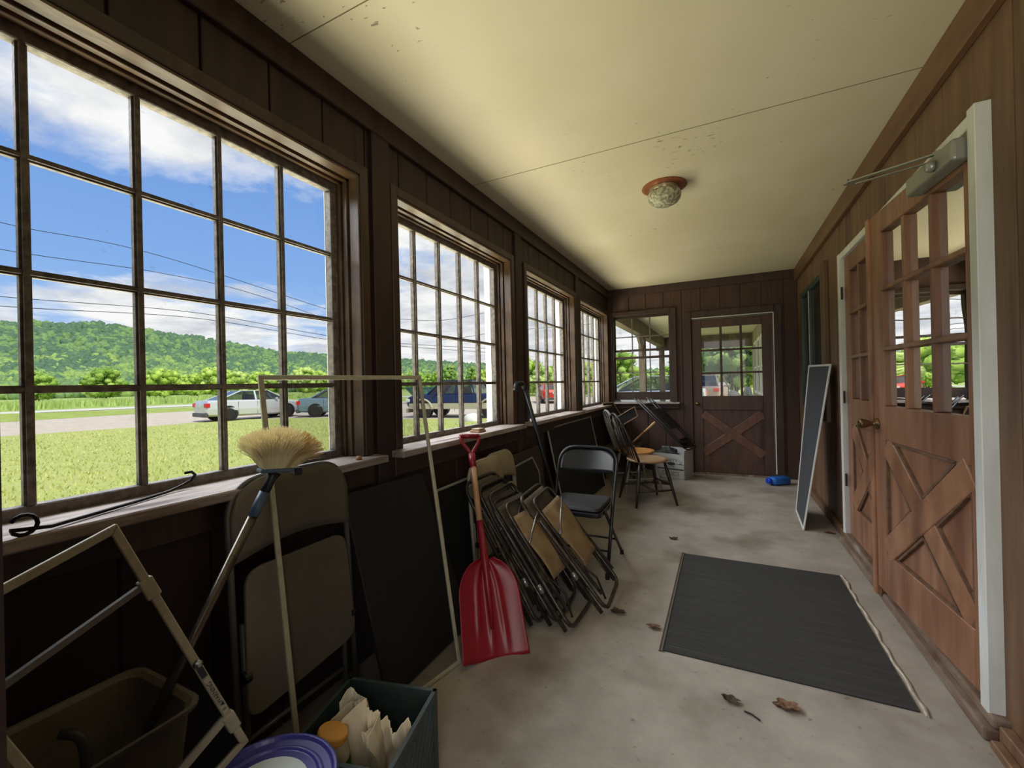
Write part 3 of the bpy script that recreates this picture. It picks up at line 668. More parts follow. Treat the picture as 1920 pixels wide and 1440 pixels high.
# --- windsor chairs
def windsor(root,seatm,legm,bowm):
    def outline(k,n=40,s=1):
        a=2*PI*k/n;x=math.cos(a);y=math.sin(a)
        return (s*.215*x*(1+.04*math.cos(2*a)),s*.215*y*(1.0 if y>0 else .92))
    m=MB();prof=[(.90,.425),(.99,.433),(1.0,.443),(.98,.452),(.80,.452),(.35,.441),(.0,.440)]
    vs=[];fs=[];n=40
    for (s,z) in prof:
        for k in range(n):
            x,y=outline(k,n,max(s,.001));vs.append((x,y,z))
    for i in range(len(prof)-1):
        for k in range(n): fs.append((i*n+k,i*n+(k+1)%n,(i+1)*n+(k+1)%n,(i+1)*n+k))
    fs.append(tuple(range(n-1,-1,-1)));m.add(vs,fs);mk('seat',m,seatm,root,smooth=True)
    for sx in (-1,1):
        for sy in (-1,1):
            a=V(sx*.13,sy*.13,.43);b=V(sx*.215,sy*.215,0)
            mk('leg',MB().tube([a,a.lerp(b,.25),a.lerp(b,.6),b],[.013,.019,.016,.011],10),legm,root,smooth=True)
    m=MB()
    for sx in (-1,1): m.tube([(sx*.185,-.185,.15),(sx*.19,0,.15),(sx*.185,.185,.15)],[.008,.012,.008],8)
    m.tube([(-.188,0,.15),(0,0,.15),(.188,0,.15)],[.008,.011,.008],8);m.tube([(-.175,.175,.20),(.175,.175,.20)],.008,8)
    mks('stretcher',m,legm,root,smooth=True)
    def bp(a):
        x=-.19*math.cos(a)*(1.0+.08*math.sin(a));hh=.47*math.sin(a)**.75 if a not in(0,PI) else 0
        hh=max(0,hh);return V(x,-.165-.16*hh/.47*1.15,.45+hh)
    bow=[bp(PI*k/24) for k in range(25)]
    mk('bow',MB().tube(bow,.0125,10),bowm,root,smooth=True)
    for k in range(6):
        x=-.13+.26*k/5;a=math.acos(max(-1,min(1,-(x*1.25)/.2)));top=bp(a)
        mk('spindle',MB().tube([(x*.9,-.17,.45),V(x*.9,-.17,.45).lerp(top,.5),top],[.006,.008,.005],6),bowm,root,smooth=True)
wa=thing('windsor_chair','dark legged bow back wooden chair with worn brown seat, nearest the room','chair',(0,0,0));windsor(wa,OAK,DKW,DKW)
wa.location=(-.73,4.60,0);wa.rotation_euler=(0,0,math.radians(-56))
wb=thing('windsor_chair','grey painted bow back wooden chair with orange seat, behind the dark one','chair',(0,0,0));windsor(wb,ORSEAT,GYW,GYW)
wb.location=(-.93,5.10,0);wb.rotation_euler=(0,0,math.radians(-56))
t=tag(mk('cup',MB().lathe([(0,0),(.02,0),(.027,.035),(.025,.036),(.018,.004),(0,.004)],14,None,(-.98,5.18,.452)),PAIL,smooth=True),'small white cup on the orange seated chair','cup')
# --- gin box
a0=V(-.455,5.735,0);ux=V(-.40,.13,0).normalized();uy=V(.13,.40,0).normalized();BX=thing('cardboard_box','grey white cardboard gin carton on the floor in the far corner','box',tuple(a0+ux*.2+uy*.14))
m=MB();wd,dp,ht,th=.41,.27,.315,.005
m.obox(a0,ux*wd,uy*th,V(0,0,ht));m.obox(a0+uy*dp,ux*wd,uy*th,V(0,0,ht));m.obox(a0,ux*th,uy*dp,V(0,0,ht));m.obox(a0+ux*wd,ux*th,uy*dp,V(0,0,ht));m.obox(a0,ux*wd,uy*dp,V(0,0,th))
mk('carton',m,CARD,BX)
m=MB();m.obox(a0+uy*dp+V(0,0,ht),ux*wd,uy*.004,V(0,0,.05));m.obox(a0-ux*.0+V(0,0,ht),uy*dp,ux*-.004,V(0,0,.05));mks('flap',m,CARD,BX)
nf=-uy;rt=-ux
def fp(s,z): return a0+ux*(wd-s)+V(0,0,z)+nf*.0015
text3d('GIN',.05,fp(.24,.155),rt,(0,0,1),INK,BX,'gin_lettering')
w_="BURNETT'S"
for k,ch in enumerate(w_):
    an=(k-4)/4*.75;text3d(ch,.052,fp(.24+.125*math.sin(an)/math.sin(.75),.235+.03*(math.cos(an)-1)/.27),(rt*math.cos(an)-V(0,0,1)*math.sin(an)*.6),(V(0,0,1)*math.cos(an)+rt*math.sin(an)*.6),INK,BX,'maker_lettering')
m=MB();m.obox(fp(.06,.115),rt*.34,V(0,0,.016),nf*.001);m.obox(fp(.30,.186),rt*.10,V(0,0,.007),nf*.001);m.obox(fp(.06,.19),rt*.12,V(0,0,.007),nf*.001)
m.obox(fp(.12,.045),rt*.22,V(0,0,.004),nf*.001);m.obox(fp(.12,.085),rt*.22,V(0,0,.004),nf*.001);m.obox(fp(.12,.045),rt*.004,V(0,0,.044),nf*.001);m.obox(fp(.336,.045),rt*.004,V(0,0,.044),nf*.001)
q=fp(.24,.192);m.prism([q+rt*(.055*math.cos(2*PI*k/20))+V(0,0,.02*math.sin(2*PI*k/20)) for k in range(20)],nf*.0012);mk('printed_bands',m,INK,BX)
text3d('FRAGILE',.026,fp(.23,.066),rt,(0,0,1),INK,BX,'panel_lettering')
# rags in the box
def rag(name,label,c,s,mt,seed):
    m=MB();rn=random.Random(seed)
    def f(u,v):
        a=2*PI*u;r=math.sin(PI*v*.5+.02)
        p=V(math.cos(a)*r,math.sin(a)*r,math.cos(PI*v*.5));d=noise.noise(p*2.3+V(seed,0,0))*.35+noise.noise(p*6)*.1
        return V(c)+V(p.x*s[0],p.y*s[1],p.z*s[2])*(1+d)
    m.grid(f,28,14,True);return tag(mk(name,m,mt,smooth=True),label,'cloth')
rag('rag','dark crumpled cloth heaped in the gin carton',tuple(a0+ux*.26+uy*.13+V(0,0,.24)),(.13,.10,.13),mat('charcoal_cloth',(44,48,48),.9,0,(66,70,66),14),3)
# low dark table behind the windsor chairs
# black folded chair lying on the box
FC=thing('folding_chair','black metal folding chair lying folded across the carton in the far corner','chair',(-.42,5.68,.34))
p0=V(-.42,5.66,.385);p1=V(-1.04,5.70,1.03);d=(p1-p0).normalized();W=V(.10,.34,0);nn=d.cross(W).normalized()
if nn.z<0: nn=-nn
L0=(p1-p0).length
m=MB().tube(fillet([p0+d*L0,p0,p0+W,p0+W+d*L0],.08,6),.011,8);mk('outer_frame',m,BLK,FC,smooth=True)
m=MB().tube(fillet([p0+d*L0*.95+nn*.03,p0+d*.10+nn*.03,p0+W+d*.10+nn*.03,p0+W+d*L0*.95+nn*.03],.06,6),.010,8);mk('inner_frame',m,BLK,FC,smooth=True)
m=MB();m.obox(p0+d*L0*.35+W*.06+nn*.035,W*.88,d*.34,nn*.02);mk('seat',m,BLKV,FC,bevel=.008)
m=MB();m.obox(p0+d*.03+W*.06-nn*.01,W*.88,d*.14,nn*.012);mk('backrest',m,BLK,FC,bevel=.004)
m=MB();m.tube([p0+d*L0*.2+nn*.03,p0+W+d*L0*.2+nn*.03],.007,6);m.tube([p0+d*L0*.85+nn*.03,p0+W+d*L0*.85+nn*.03],.007,6);mks('crossbar',m,CHROME,FC,smooth=True)
panel('framed_panel','black panel with tan wooden edges tilted behind the bow back chairs','panel',
 [V(-1.24,5.60,.64),V(-.98,5.62,.80),V(-1.02,5.62,.93),V(-1.29,5.60,.77)],.012,.016,V(.1,-1,.2),OAK,BLACKP)
panel('framed_panel','small black panel with tan frame leaning on the fourth window sill corner','panel',
 [V(-1.32,5.74,.66),V(-1.22,6.06,.66),V(-1.40,6.06,.965),V(-1.47,5.72,.965)],.014,.014,V(1,0,.5),OAK,BLACKP)
t=thing('wooden_handle','short brown wooden handle with yellow tip slanting up behind the bow back chairs','handle',(-1.08,5.52,.45))
a=V(-1.12,5.53,.40);b=V(-.77,5.60,.735);m=MB().tube([a,a.lerp(b,.62)],.013,8);mk('shaft',m,mat('brown_shaft_wood',(130,92,62),.5),t,smooth=True)
m=MB().tube([a.lerp(b,.62),a.lerp(b,.9),b],[.013,.017,.015],8);mk('grip',m,mat('yellow_grip_wood',(190,156,100),.5),t,smooth=True)
t=thing('side_table','low dark table tucked in the far corner behind the bow back chairs','table',(-1.2,5.7,0))
m=MB();m.box((-1.44,5.46,.37),(-1.0,6.18,.40));mk('tabletop',m,mat('olive_brown_table',(74,64,50),.6),t,bevel=.004)
for x in (-1.42,-1.04):
    for y in (5.5,6.12): mk('leg',MB().box((x,y,0),(x+.03,y+.03,.37)),DKW,t)
tag(mk('brick',MB().box((-.80,5.42,0),(-.60,5.52,.035)),mat('old_brick',(104,64,54),.8,0,(80,50,44),20),bevel=.004),'flat old brick on the floor in front of the gin carton','brick')
# --- long dark tool
t=thing('digging_bar','long dark pole with bent head leaning between second and third windows','tool',(-1.17,3.32,0))
a=V(-1.17,3.30,.0);b=V(-1.39,3.06,1.20)
mk('shaft',MB().tube([a,a.lerp(b,.5),b],[.016,.017,.018],8),DKP,t,smooth=True)
mk('head',MB().tube(fillet([b,b+V(-.02,.0,.05),b+V(-.045,-.07,.05),b+V(-.04,-.09,.0)],.03,5),[.022]*14,8),DKP,t,smooth=True)
# --- shovel
SH=thing('snow_shovel','red plastic scoop shovel with pale wooden shaft leaning under the second window','shovel',(-.95,1.70,0))
bl=V(-.845,1.812,.004);brn=V(-1.045,1.575,.004);bc=(bl+brn)/2;tp=V(-1.335,2.135,.955);d=(tp-bc).normalized();u=(bl-brn);u=(u-d*u.dot(d)).normalized();n=u.cross(d).normalized()
if n.dot(V(0,0,1.2)-bc)<0:n=-n
Lt=(tp-bc).length
def P(a,b,c=0): return bc+u*a+d*b+n*c
def blade(s,t_):
    hb=.43;b=hb*t_;w=.158-.01*t_
    if t_>.62: k=(t_-.62)/.38;w*=math.sqrt(max(0,1-k*k*.93))
    a=(s-.5)*2
    z=.045*abs(a)**2.4*(1-.3*t_)-.02+.018*t_
    for r0 in (-.45,0,.45): z+= (.010 if r0 else .014)*math.exp(-((a-r0*(1-.3*t_))/.07)**2)*min(1,t_*3)*(1 if t_<.9 else 1)
    return P(a*w,b+.0*abs(a),z)
mk('blade',MB().grid(blade,41,22),RED,SH,smooth=True,solid=.005)
m=MB().tube([P(0,.12,.0),P(0,.36,.008),P(0,.43,.01),P(0,.62,.0)],[.008,.018,.021,.019],12);mk('socket',m,RED,SH,smooth=True)
mk('shaft',MB().tube([P(0,.60),P(0,Lt-.17)],.0165,12),HANDW,SH,smooth=True)
m=MB();m.tube([P(0,Lt-.20),P(0,Lt-.12)],.0205,12);hs=[P(0,Lt-.125),P(.014,Lt-.10),P(.052,Lt-.045),P(.055,Lt-.01)];hs2=[P(-a_,b_) for a_,b_ in ((0,Lt-.125),(.014,Lt-.10),(.052,Lt-.045),(.055,Lt-.01))]
m.tube(fillet(hs,.02,3),.0105,8);m.tube(fillet(hs2,.02,3),.0105,8);m.tube([P(-.058,Lt-.008),P(.058,Lt-.008)],.0135,10)
for k in range(9): m.tube([P(-.048+.012*k,Lt-.008),P(-.045+.012*k,Lt-.008)],.0155,10)
mk('grip',m,RED,SH,smooth=True)
# --- broom
BM=thing('push_broom','pale bristled brush on a worn steel pole, head up in front of the first window','broom',(-1.30,.33,.06))
hd=V(-1.19,.823,1.002);ft=V(-1.315,.35,.06);d=(hd-ft).normalized()
mk('shaft',MB().tube([ft,hd-d*.12],.0125,12),STEEL,BM,smooth=True)
mk('ferrule',MB().tube([hd-d*.13,hd-d*.06],.0145,12),BLUG,BM,smooth=True)
mk('neck',MB().tube([hd-d*.07,hd-d*.02,hd],[.014,.012,.02],10),DKP,BM,smooth=True)
bd=V(.05,.13,-.012).normalized();bn=V(-.05,.0,1).normalized();bn=(bn-bd*bn.dot(bd)).normalized();bs=bd.cross(bn)
m=MB();m.obox(hd-bd*.042-bs*.028-bn*.0,bd*.09,bs*.056,bn*.012);mk('head_block',m,BLUG,BM,bevel=.003)
m=MB();m.obox(hd+bd*.048-bs*.026-bn*.012,bd*.022,bs*.052,bn*.022);mk('scraper',m,DKP,BM,bevel=.003)
rn=random.Random(2);m=MB();m2=MB()
for k in range(3000):
    a=rn.uniform(-1,1);b=rn.uniform(-1,1);base=hd+bd*(a*.040+.006)+bs*b*.025+bn*.010
    ln=.118*(1-.12*a*a-.12*b*b)+rn.uniform(-.012,.008);th=a*.72+rn.gauss(.12,.09);ph=b*.75+rn.gauss(0,.08)
    dr=(bn*math.cos(th)*math.cos(ph)+bd*math.sin(th)+bs*math.sin(ph)).normalized()
    dr0=(dr+bn*.35).normalized();mid=base+dr0*ln*.5;tip=mid+(dr*1.0+V(0,0,-.15)).normalized()*ln*.52
    (m2 if a>.35 and rn.random()<.7 else m).tube([base,mid,tip],[.0009,.0009,.0006],3,caps=False)
m.cur=0
o=mk('bristles',m,BRIS,BM);o['kind']='stuff'
o=mk('tan_bristles',m2,BRISD,BM);o['kind']='stuff'
# --- iron hook rod on sill
ring=[V(-1.405,.375+.022*math.cos(a),.955+.022*math.sin(a)) for a in [PI*1.1+k*PI*1.75/12 for k in range(13)]]
rod=ring[::-1]+[V(-1.41,.42,.938),V(-1.50,.62,.936),V(-1.545,.72,.937),V(-1.560,.765,.945),V(-1.562,.79,.955),V(-1.556,.80,.972),V(-1.548,.785,.985),V(-1.545,.765,.985)]
tag(mk('hook_rod',MB().tube(rod,.0045,8),IRON,smooth=True),'blackened iron rod with looped ends lying on the first window sill','rod')
# blocks on second sill
t=tag(mk('wood_block',MB().box((-1.515,2.43,.931),(-1.445,2.525,.9435)),HANDW,bevel=.002),'pale wood block on the second window sill, lower of two','block')
t=tag(mk('wood_block',MB().box((-1.51,2.44,.944),(-1.45,2.52,.955)),OAK,bevel=.002),'pale wood block resting on top of another on the second window sill','block')
tag(mk('latch_knob',MB().lathe([(0,0),(.012,0),(.014,.008),(.008,.016),(0,.017)],12,None,(-1.435,1.385,.93)),HANDW,smooth=True),'small pale knob on the first window sill near its right end','knob')
# --- waste bin, brush in it
BN=thing('waste_bin','taupe plastic waste bin behind the storm window','bin',(-1.29,.40,0))
def binr(s,z,o=0): return fillet([(-1.295-s*.145-o,.385-s*.20-o,z),(-1.295+s*.145+o,.385-s*.20-o,z),(-1.295+s*.145+o,.385+s*.20+o,z),(-1.295-s*.145-o,.385+s*.20+o,z)],.05,5,True)
m=MB();rings=[binr(.75,0),binr(1,.49),binr(1,.49,.012),binr(1,.50,.014),binr(1,.50,.004),binr(.97,.49),binr(.73,.012)]
nn_=len(rings[0]);vs=[p for r_ in rings for p in r_];fs=[(i*nn_+k,i*nn_+(k+1)%nn_,(i+1)*nn_+(k+1)%nn_,(i+1)*nn_+k) for i in range(len(rings)-1) for k in range(nn_)]
fs+=[tuple(range(nn_-1,-1,-1)),tuple((len(rings)-1)*nn_+k for k in range(nn_))];m.add(vs,fs);mk('bin_body',m,BIN,BN,smooth=False)
t=thing('toilet_brush','dark brush with blue collar and grey handle standing in the waste bin','brush',(-1.22,.36,.02))
mk('handle',MB().tube(fillet([(-1.20,.34,.03),(-1.262,.425,.43),(-1.29,.425,.49),(-1.32,.40,.50)],.05,5),.011,8),GREYT,t,smooth=True)
mk('collar',MB().tube([(-1.254,.415,.385),(-1.262,.425,.425)],.02,10),BLUE,t,smooth=True)
# --- crate with contents
yaw=math.atan2(.074,.302)*.98
cc=V(-.952,.925,0);Ux=V(math.cos(yaw),math.sin(yaw),0);Uy=V(-math.sin(yaw),math.cos(yaw),0)
CR=thing('milk_crate','dark green plastic crate holding crumpled paper and a jug','crate',tuple(cc),0)
hw=.155;m=MB();hz=.28
def cbx(x0,x1,y0,y1,z0,z1): m.obox(cc+Ux*x0+Uy*y0+V(0,0,z0),Ux*(x1-x0),Uy*(y1-y0),V(0,0,z1-z0))
cbx(-hw,hw,-hw,hw,0,.008)
for s in (-1,1):
    a,b=(hw-.012,hw) if s>0 else (-hw,-hw+.012)
    cbx(a,b,-hw,hw,.255,hz);cbx(-hw,hw,a,b,.255,hz);cbx(a,b,-hw,hw,0,.03);cbx(-hw,hw,a,b,0,.03)
for sx in (-1,1):
    for sy in (-1,1): cbx(sx*hw-(.025 if sx>0 else 0),sx*hw+(.025 if sx<0 else 0),sy*hw-(.025 if sy>0 else 0),sy*hw+(.025 if sy<0 else 0),.03,.255)
def lat(A,B):
    A,B=V(A),V(B);Ld=(B-A).length;dr=(B-A)/Ld
    k=0
    while k<Ld:
        for sg in (1,-1):
            z0,z1=.03,.255;x0,x1=k,k+sg*(.225*.6)
            xa=max(0,min(Ld,x0));xb=max(0,min(Ld,x1))
            if abs(xb-xa)>.02:
                za=z0+(z1-z0)*abs(xa-x0)/abs(x1-x0);zb=z0+(z1-z0)*abs(xb-x0)/abs(x1-x0)
                m.bar(A+dr*xa+V(0,0,za),A+dr*xb+V(0,0,zb),.006,.004,dr.cross(V(0,0,1)))
        k+=.035
cor=[cc+Ux*sx*(hw-.005)+Uy*sy*(hw-.005) for sx,sy in ((-1,-1),(1,-1),(1,1),(-1,1))]
for i in range(4): lat(cor[i],cor[(i+1)%4])
for i in range(4):
    m.obox(cor[i]+V(0,0,.03)+((cc-cor[i]).normalized()*.0),(cor[(i+1)%4]-cor[i]),V(0,0,.225),((cor[(i+1)%4]-cor[i]).cross(V(0,0,1))).normalized()*-.0015)
mk('crate_body',m,CRATE,CR)
def paper(name,label,cx,cy,w,h,rz,tilt,seed,mt,fold=.02,z0=.02,curve=.04):
    m=MB();Rm=Matrix.Translation(cc+Ux*cx+Uy*cy+V(0,0,z0))@Matrix.Rotation(yaw+rz,4,'Z')@Matrix.Rotation(tilt,4,'X')
    def f(s,t_):
        x=(s-.5)*w;z=t_*h*(1+.05*math.sin(4.5*s+seed));tri=lambda q:2*abs(2*(q-math.floor(q+.5)))-1
        y=curve*math.sin(PI*s)*(.4+.8*t_)+fold*math.sin(6.3*(s*1.7+seed*.37+.3*t_))+.18*fold*tri(s*9+t_*1.3+seed)+.5*fold*noise.noise(V(s*5+seed,t_*5,0))
        return Rm@V(x,y,z)
    m.grid(f,48,30)
    return tag(mk(name,m,mt,smooth=False,solid=.0015),label,'paper')
paper('paper_bag','folded white paper standing at the back left of the crate',-.075,.055,.075,.285,.5,.12,1,PAPW,.008)
paper('paper_bag','creased kraft paper sheet in the middle of the crate',-.045,.005,.10,.29,.2,.10,4,PAPER,.012)
paper('paper_bag','rolled kraft paper bag curling over in the crate',.02,.0,.09,.295,-.2,.2,7,PAPER,.02,curve=.05)
paper('paper_bag','large crumpled kraft paper bag against the right side of the crate',.072,.045,.13,.275,.1,.28,9,PAPER,.022,curve=.02)
J=thing('jug','milky plastic jug with ochre cap and green label in the crate','jug',tuple(cc+Ux*-.05+Uy*-.098+V(0,0,.01)))
jc=tuple(cc+Ux*-.045+Uy*-.098+V(0,0,.01))
mk('body',MB().lathe([(0,0),(.044,0),(.048,.01),(.048,.20),(.044,.245),(.034,.275),(.034,.29),(0,.29)],28,None,jc),MILK,J,smooth=True)
Mt=Matrix.Translation(V(jc)+V(0,0,.285))@Matrix.Rotation(math.radians(-14),4,'X')@Matrix.Rotation(math.radians(10),4,'Y')
mk('cap',MB().lathe([(0,0),(.038,0),(.040,.004),(.040,.018),(.037,.022),(0,.022)],28,Mt),ORG,J,smooth=False)
def lb(a0_,a1_,z0,z1,mt,nm,rr=.0488):
    m=MB();m.grid(lambda s,t_:V(jc)+V(rr*math.cos(a0_+(a1_-a0_)*s),rr*math.sin(a0_+(a1_-a0_)*s),z0+(z1-z0)*t_),12,4);mk(nm,m,mt,J,smooth=True)
lb(-.5,1.0,.12,.235,GRN,'green_label');lb(-.9,-.45,.12,.20,YEL,'yellow_label',.049)
# --- pail with violet lid
PB=thing('pail','white pail with violet blue lid and white round sticker, front bottom of the pile','pail',(-.925,.59,0))
pc=(-.925,.592,0)
mk('body',MB().lathe([(0,0),(.128,0),(.142,.35),(0,.35)],48,None,pc),PAIL,PB,smooth=False)
mk('lid',MB().lathe([(.150,.335),(.156,.34),(.157,.366),(.153,.371),(.147,.371),(.143,.362),(.126,.360),(.122,.366),(.116,.366),(.112,.361),(.0,.361)],64,None,pc),PLID,PB,smooth=False,bevel=.0015,seg=2)
mk('sticker',MB().lathe([(0,.3612),(.093,.3612),(.093,.3622),(0,.3622)],48,None,pc),WDISC,PB)
# --- blue jug on floor
B=thing('detergent_bottle','blue plastic bottle lying on the floor by the far door','bottle',(.52,5.85,0))
Mb=Matrix.Translation((.545,5.865,.048))@Matrix.Rotation(math.radians(-142),4,'Z')@Matrix.Rotation(PI/2,4,'X')@Matrix.Rotation(PI/2,4,'Y')
Mb=Matrix.Translation((.545,5.865,.05))@V(-.80,-.58,0).to_track_quat('Z','Y').to_matrix().to_4x4()
def bot(prof,n=20,ex=1.25,ey=1.0):
    m=MB();vs=[];fs=[]
    for (r,z) in prof:
        for k in range(n):
            a=2*PI*k/n;c_,s_=math.cos(a),math.sin(a);q=(abs(c_)**4+abs(s_)**4)**-.25 if r>.03 else 1
            vs.append(Mb@V(r*q*c_*ex,r*q*s_*ey,z))
    for i in range(len(prof)-1):
        for k in range(n): fs.append((i*n+k,i*n+(k+1)%n,(i+1)*n+(k+1)%n,(i+1)*n+k))
    fs+=[tuple(range(n-1,-1,-1)),tuple((len(prof)-1)*n+k for k in range(n))];m.add(vs,fs);return m
mk('body',bot([(.040,-.13),(.046,-.12),(.047,.05),(.042,.075),(.026,.092)],24,1.35),BLUE,B,smooth=True)
mk('cap',bot([(.031,.09),(.032,.093),(.031,.125),(.026,.13)],20,1.05),BLUED,B,smooth=True)
m=MB();lbp=bot([(.0475,-.09),(.0475,.03)],24,1.35);
# --- leaves and bits on the floor
def leafm(name,label,x,y,s,seed,mt,twig=False):
    m=MB();rn=random.Random(seed)
    if twig: m.tube([(x,y,.004),(x+s*.5,y-s*.2,.006),(x+s,y-s*.55,.004)],.003,5);return tag(mk(name,m,mt),label,'twig')
    rz=rn.uniform(0,6)
    def f(u,v):
        a=2*PI*u;rad=s*v*(.55+.3*abs(math.cos(2.5*a)));p=V(rad*math.cos(a+rz)*1.3,rad*math.sin(a+rz)*.8,0)
        return V(x,y,.004)+p+V(0,0,.45*s*v*(noise.noise(V(u*4,v*3,seed))+.55))
    m.grid(f,20,6,True);return tag(mk(name,m,mt,smooth=True),label,'leaf')
leafm('dry_leaf','tan curled dry leaf on the concrete in front of the doormat',.19,1.897,.045,1,LEAF)
leafm('dry_leaf','brown curled leaf just left of the doormat',-.339,2.243,.035,2,LEAF)
leafm('dry_leaf','dull flat leaf between the mat and the picture bottom, left of the twig',.0,1.85,.035,3,LEAFD)
leafm('twig','thin dark curved twig on the concrete before the mat',.045,1.81,.05,4,DKP,True)
leafm('dry_leaf','brown leaf against the curb beside the white door casing',.735,4.17,.04,5,LEAF)
leafm('dry_leaf','dark broken leaf by the foot of the frontmost canvas chair',-.53,2.313,.04,6,LEAFD)
leafm('dry_leaf','small dark leaf near the far left corner of the mat',-.378,3.571,.035,8,LEAFD)
# ------------------------------------------------------------------ outdoors
GZ=-.2
LAWN=mat('sunny_lawn',(152,166,92),.9,0,(186,192,122),5,(1,1,1),0,detail=10,lo=.3,hi=.7,col3=(176,182,112),scale3=.5,spec=.1,lo3=.4)
GRAV=mat('pale_gravel',(204,194,180),.9,0,(186,174,160),3,(1,1,1),0,spec=.1)
ROADM=mat('pale_road',(206,202,198),.9,spec=.1)
FIELD=mat('crop_field',(150,172,100),.9,0,(176,192,124),.22,(1,4,1),0,spec=.1)
STRIP=mat('verge_grass',(172,186,104),.9,0,(132,150,66),2,spec=.1)
ext=struct('lawn_ground')
def ground(name,poly,z,m):
    b=MB();b.add([(x,y,z) for x,y in poly],[tuple(range(len(poly)))]);return mk(name,b,m,kind='structure')
ground('ground',[(-1400,-1200),(1400,-1200),(1400,1400),(-1400,1400)],GZ-.06,FIELD)
bpy.data.objects.remove(ext)
ground('gravel_drive',[(-36.4,-40),(-36.4,9.3),(-37,16),(-34,30),(-20,46),(30,60),(30,16.5),(-9.1,16.4),(-13,15.1),(-17.6,15.2),(-19.8,14.5),(-22.2,13.0),(-22.3,9.3),(-23.3,6.2),(-23.8,-40)],GZ-.02,GRAV)
ground('lawn',[(-23.8,-40),(-23.3,6.2),(-22.3,9.3),(-22.2,13.0),(-19.8,14.5),(-17.6,15.2),(-13,15.1),(-9.1,16.4),(30,16.5),(30,-40)],GZ,LAWN)
ground('grass_verge',[(-52,-40),(-53.4,13.6),(-46,19.3),(-38,40),(-20,46),(-34,30),(-37,16),(-36.4,9.3),(-36.4,-40)],GZ-.015,STRIP)
ground('road',[(-60,-60),(-60,15),(-56,28),(-36,80),(40,250),(52,250),(-30,80),(-48,28),(-53.4,13.6),(-52.5,-60)],GZ-.03,ROADM)
ground('back_lawn',[(-6,19.5),(30,17),(60,140),(-16,140)],GZ-.012,LAWN)
# grass blades near the lawn edge seen below the windows
GB=mat('grass_blade',(160,174,92),.8,0,(198,202,136),3,spec=.1)
rn=random.Random(11);m=MB()
for k in range(22000):
    a=math.radians(rn.uniform(-82,-22));d=6.3+ (rn.random()**1.5)*17
    x=d*math.sin(a);y=d*math.cos(a)
    if x>-4.5 and y<14: continue
    if x>-10.5 and y>14: continue
    if x<-22.2 or (y>13.8 and x<-14) or y>15: continue
    hgt=rn.uniform(.03,.075);w=.008+.0006*d;th=rn.uniform(0,6.28);dx,dy=math.cos(th)*w,math.sin(th)*w
    m.add([(x-dx,y-dy,GZ),(x+dx,y+dy,GZ),(x+rn.uniform(-.03,.03),y+rn.uniform(-.03,.03),GZ+hgt)],[(0,1,2)])
tag(mk('lawn_grass',m,GB),'short yellow green grass blades of the sunlit lawn','grass',kind='stuff')
# crop rows beyond the road
m=MB();CROPG=mat('crop_leaf',(144,172,92),.8,0,(176,196,122),1.5,spec=.1)
for k in range(9000):
    a=math.radians(rn.uniform(-84,-25));d=62+rn.random()*30
    x=d*math.sin(a);y=d*math.cos(a)
    if x>-62: continue
    hgt=rn.uniform(.6,1.0);w=.12;th=rn.uniform(0,6.28);dx,dy=math.cos(th)*w,math.sin(th)*w
    m.add([(x-dx,y-dy,GZ),(x+dx,y+dy,GZ),(x+rn.uniform(-.2,.2),y+rn.uniform(-.2,.2),GZ+hgt)],[(0,1,2)])
tag(mk('crop_rows',m,CROPG),'tall green crop growing beyond the road','crop',kind='stuff')
# wooded hill: height profile by azimuth
HP=[(-110,90),(-86,80),(-76,70),(-70,75),(-62,64),(-55,49),(-49,45),(-41,38),(-30,29),(-20,18),(0,10),(20,6)]
def hp(a):
    for (a0,h0),(a1,h1) in zip(HP,HP[1:]):
        if a0<=a<=a1: return h0+(h1-h0)*(a-a0)/(a1-a0)
    return HP[0][1] if a<HP[0][0] else HP[-1][1]
def hz(a,d):
    t=max(0,min(1,(d-260)/420.));return GZ+hp(a)*(t**1.15)*1.03*(d/680. if d<680 else 1)/(1)
HG=mat('wooded_hill',(86,116,70),.9,0,(110,140,80),.03,spec=.05)
m=MB();m.grid(lambda s,t_:V((250+470*t_)*math.sin(math.radians(-112+134*s)),(250+470*t_)*math.cos(math.radians(-112+134*s)),hz(-112+134*s,250+470*t_)-3),90,20)
mk('hill',m,HG,kind='structure',smooth=True)
def ico(sub):
    bm=bmesh.new();bmesh.ops.create_icosphere(bm,subdivisions=sub,radius=1);v=[tuple(x.co) for x in bm.verts];f=[tuple(q.index for q in p.verts) for p in bm.faces];bm.free();return v,f
I1=ico(2);I0=ico(1)
FC_=[mat('forest_bright',(152,176,104),.9,0,(116,146,86),.6,spec=.02,bump=1),mat('forest_mid',(126,154,100),.9,0,(96,126,84),.6,spec=.02,bump=1),mat('forest_dark',(98,126,98),.9,0,(74,102,84),.6,spec=.02,bump=1)]  # distance haze is put into these greens: lightened, the dark one bluish
m=MB();rn=random.Random(4)
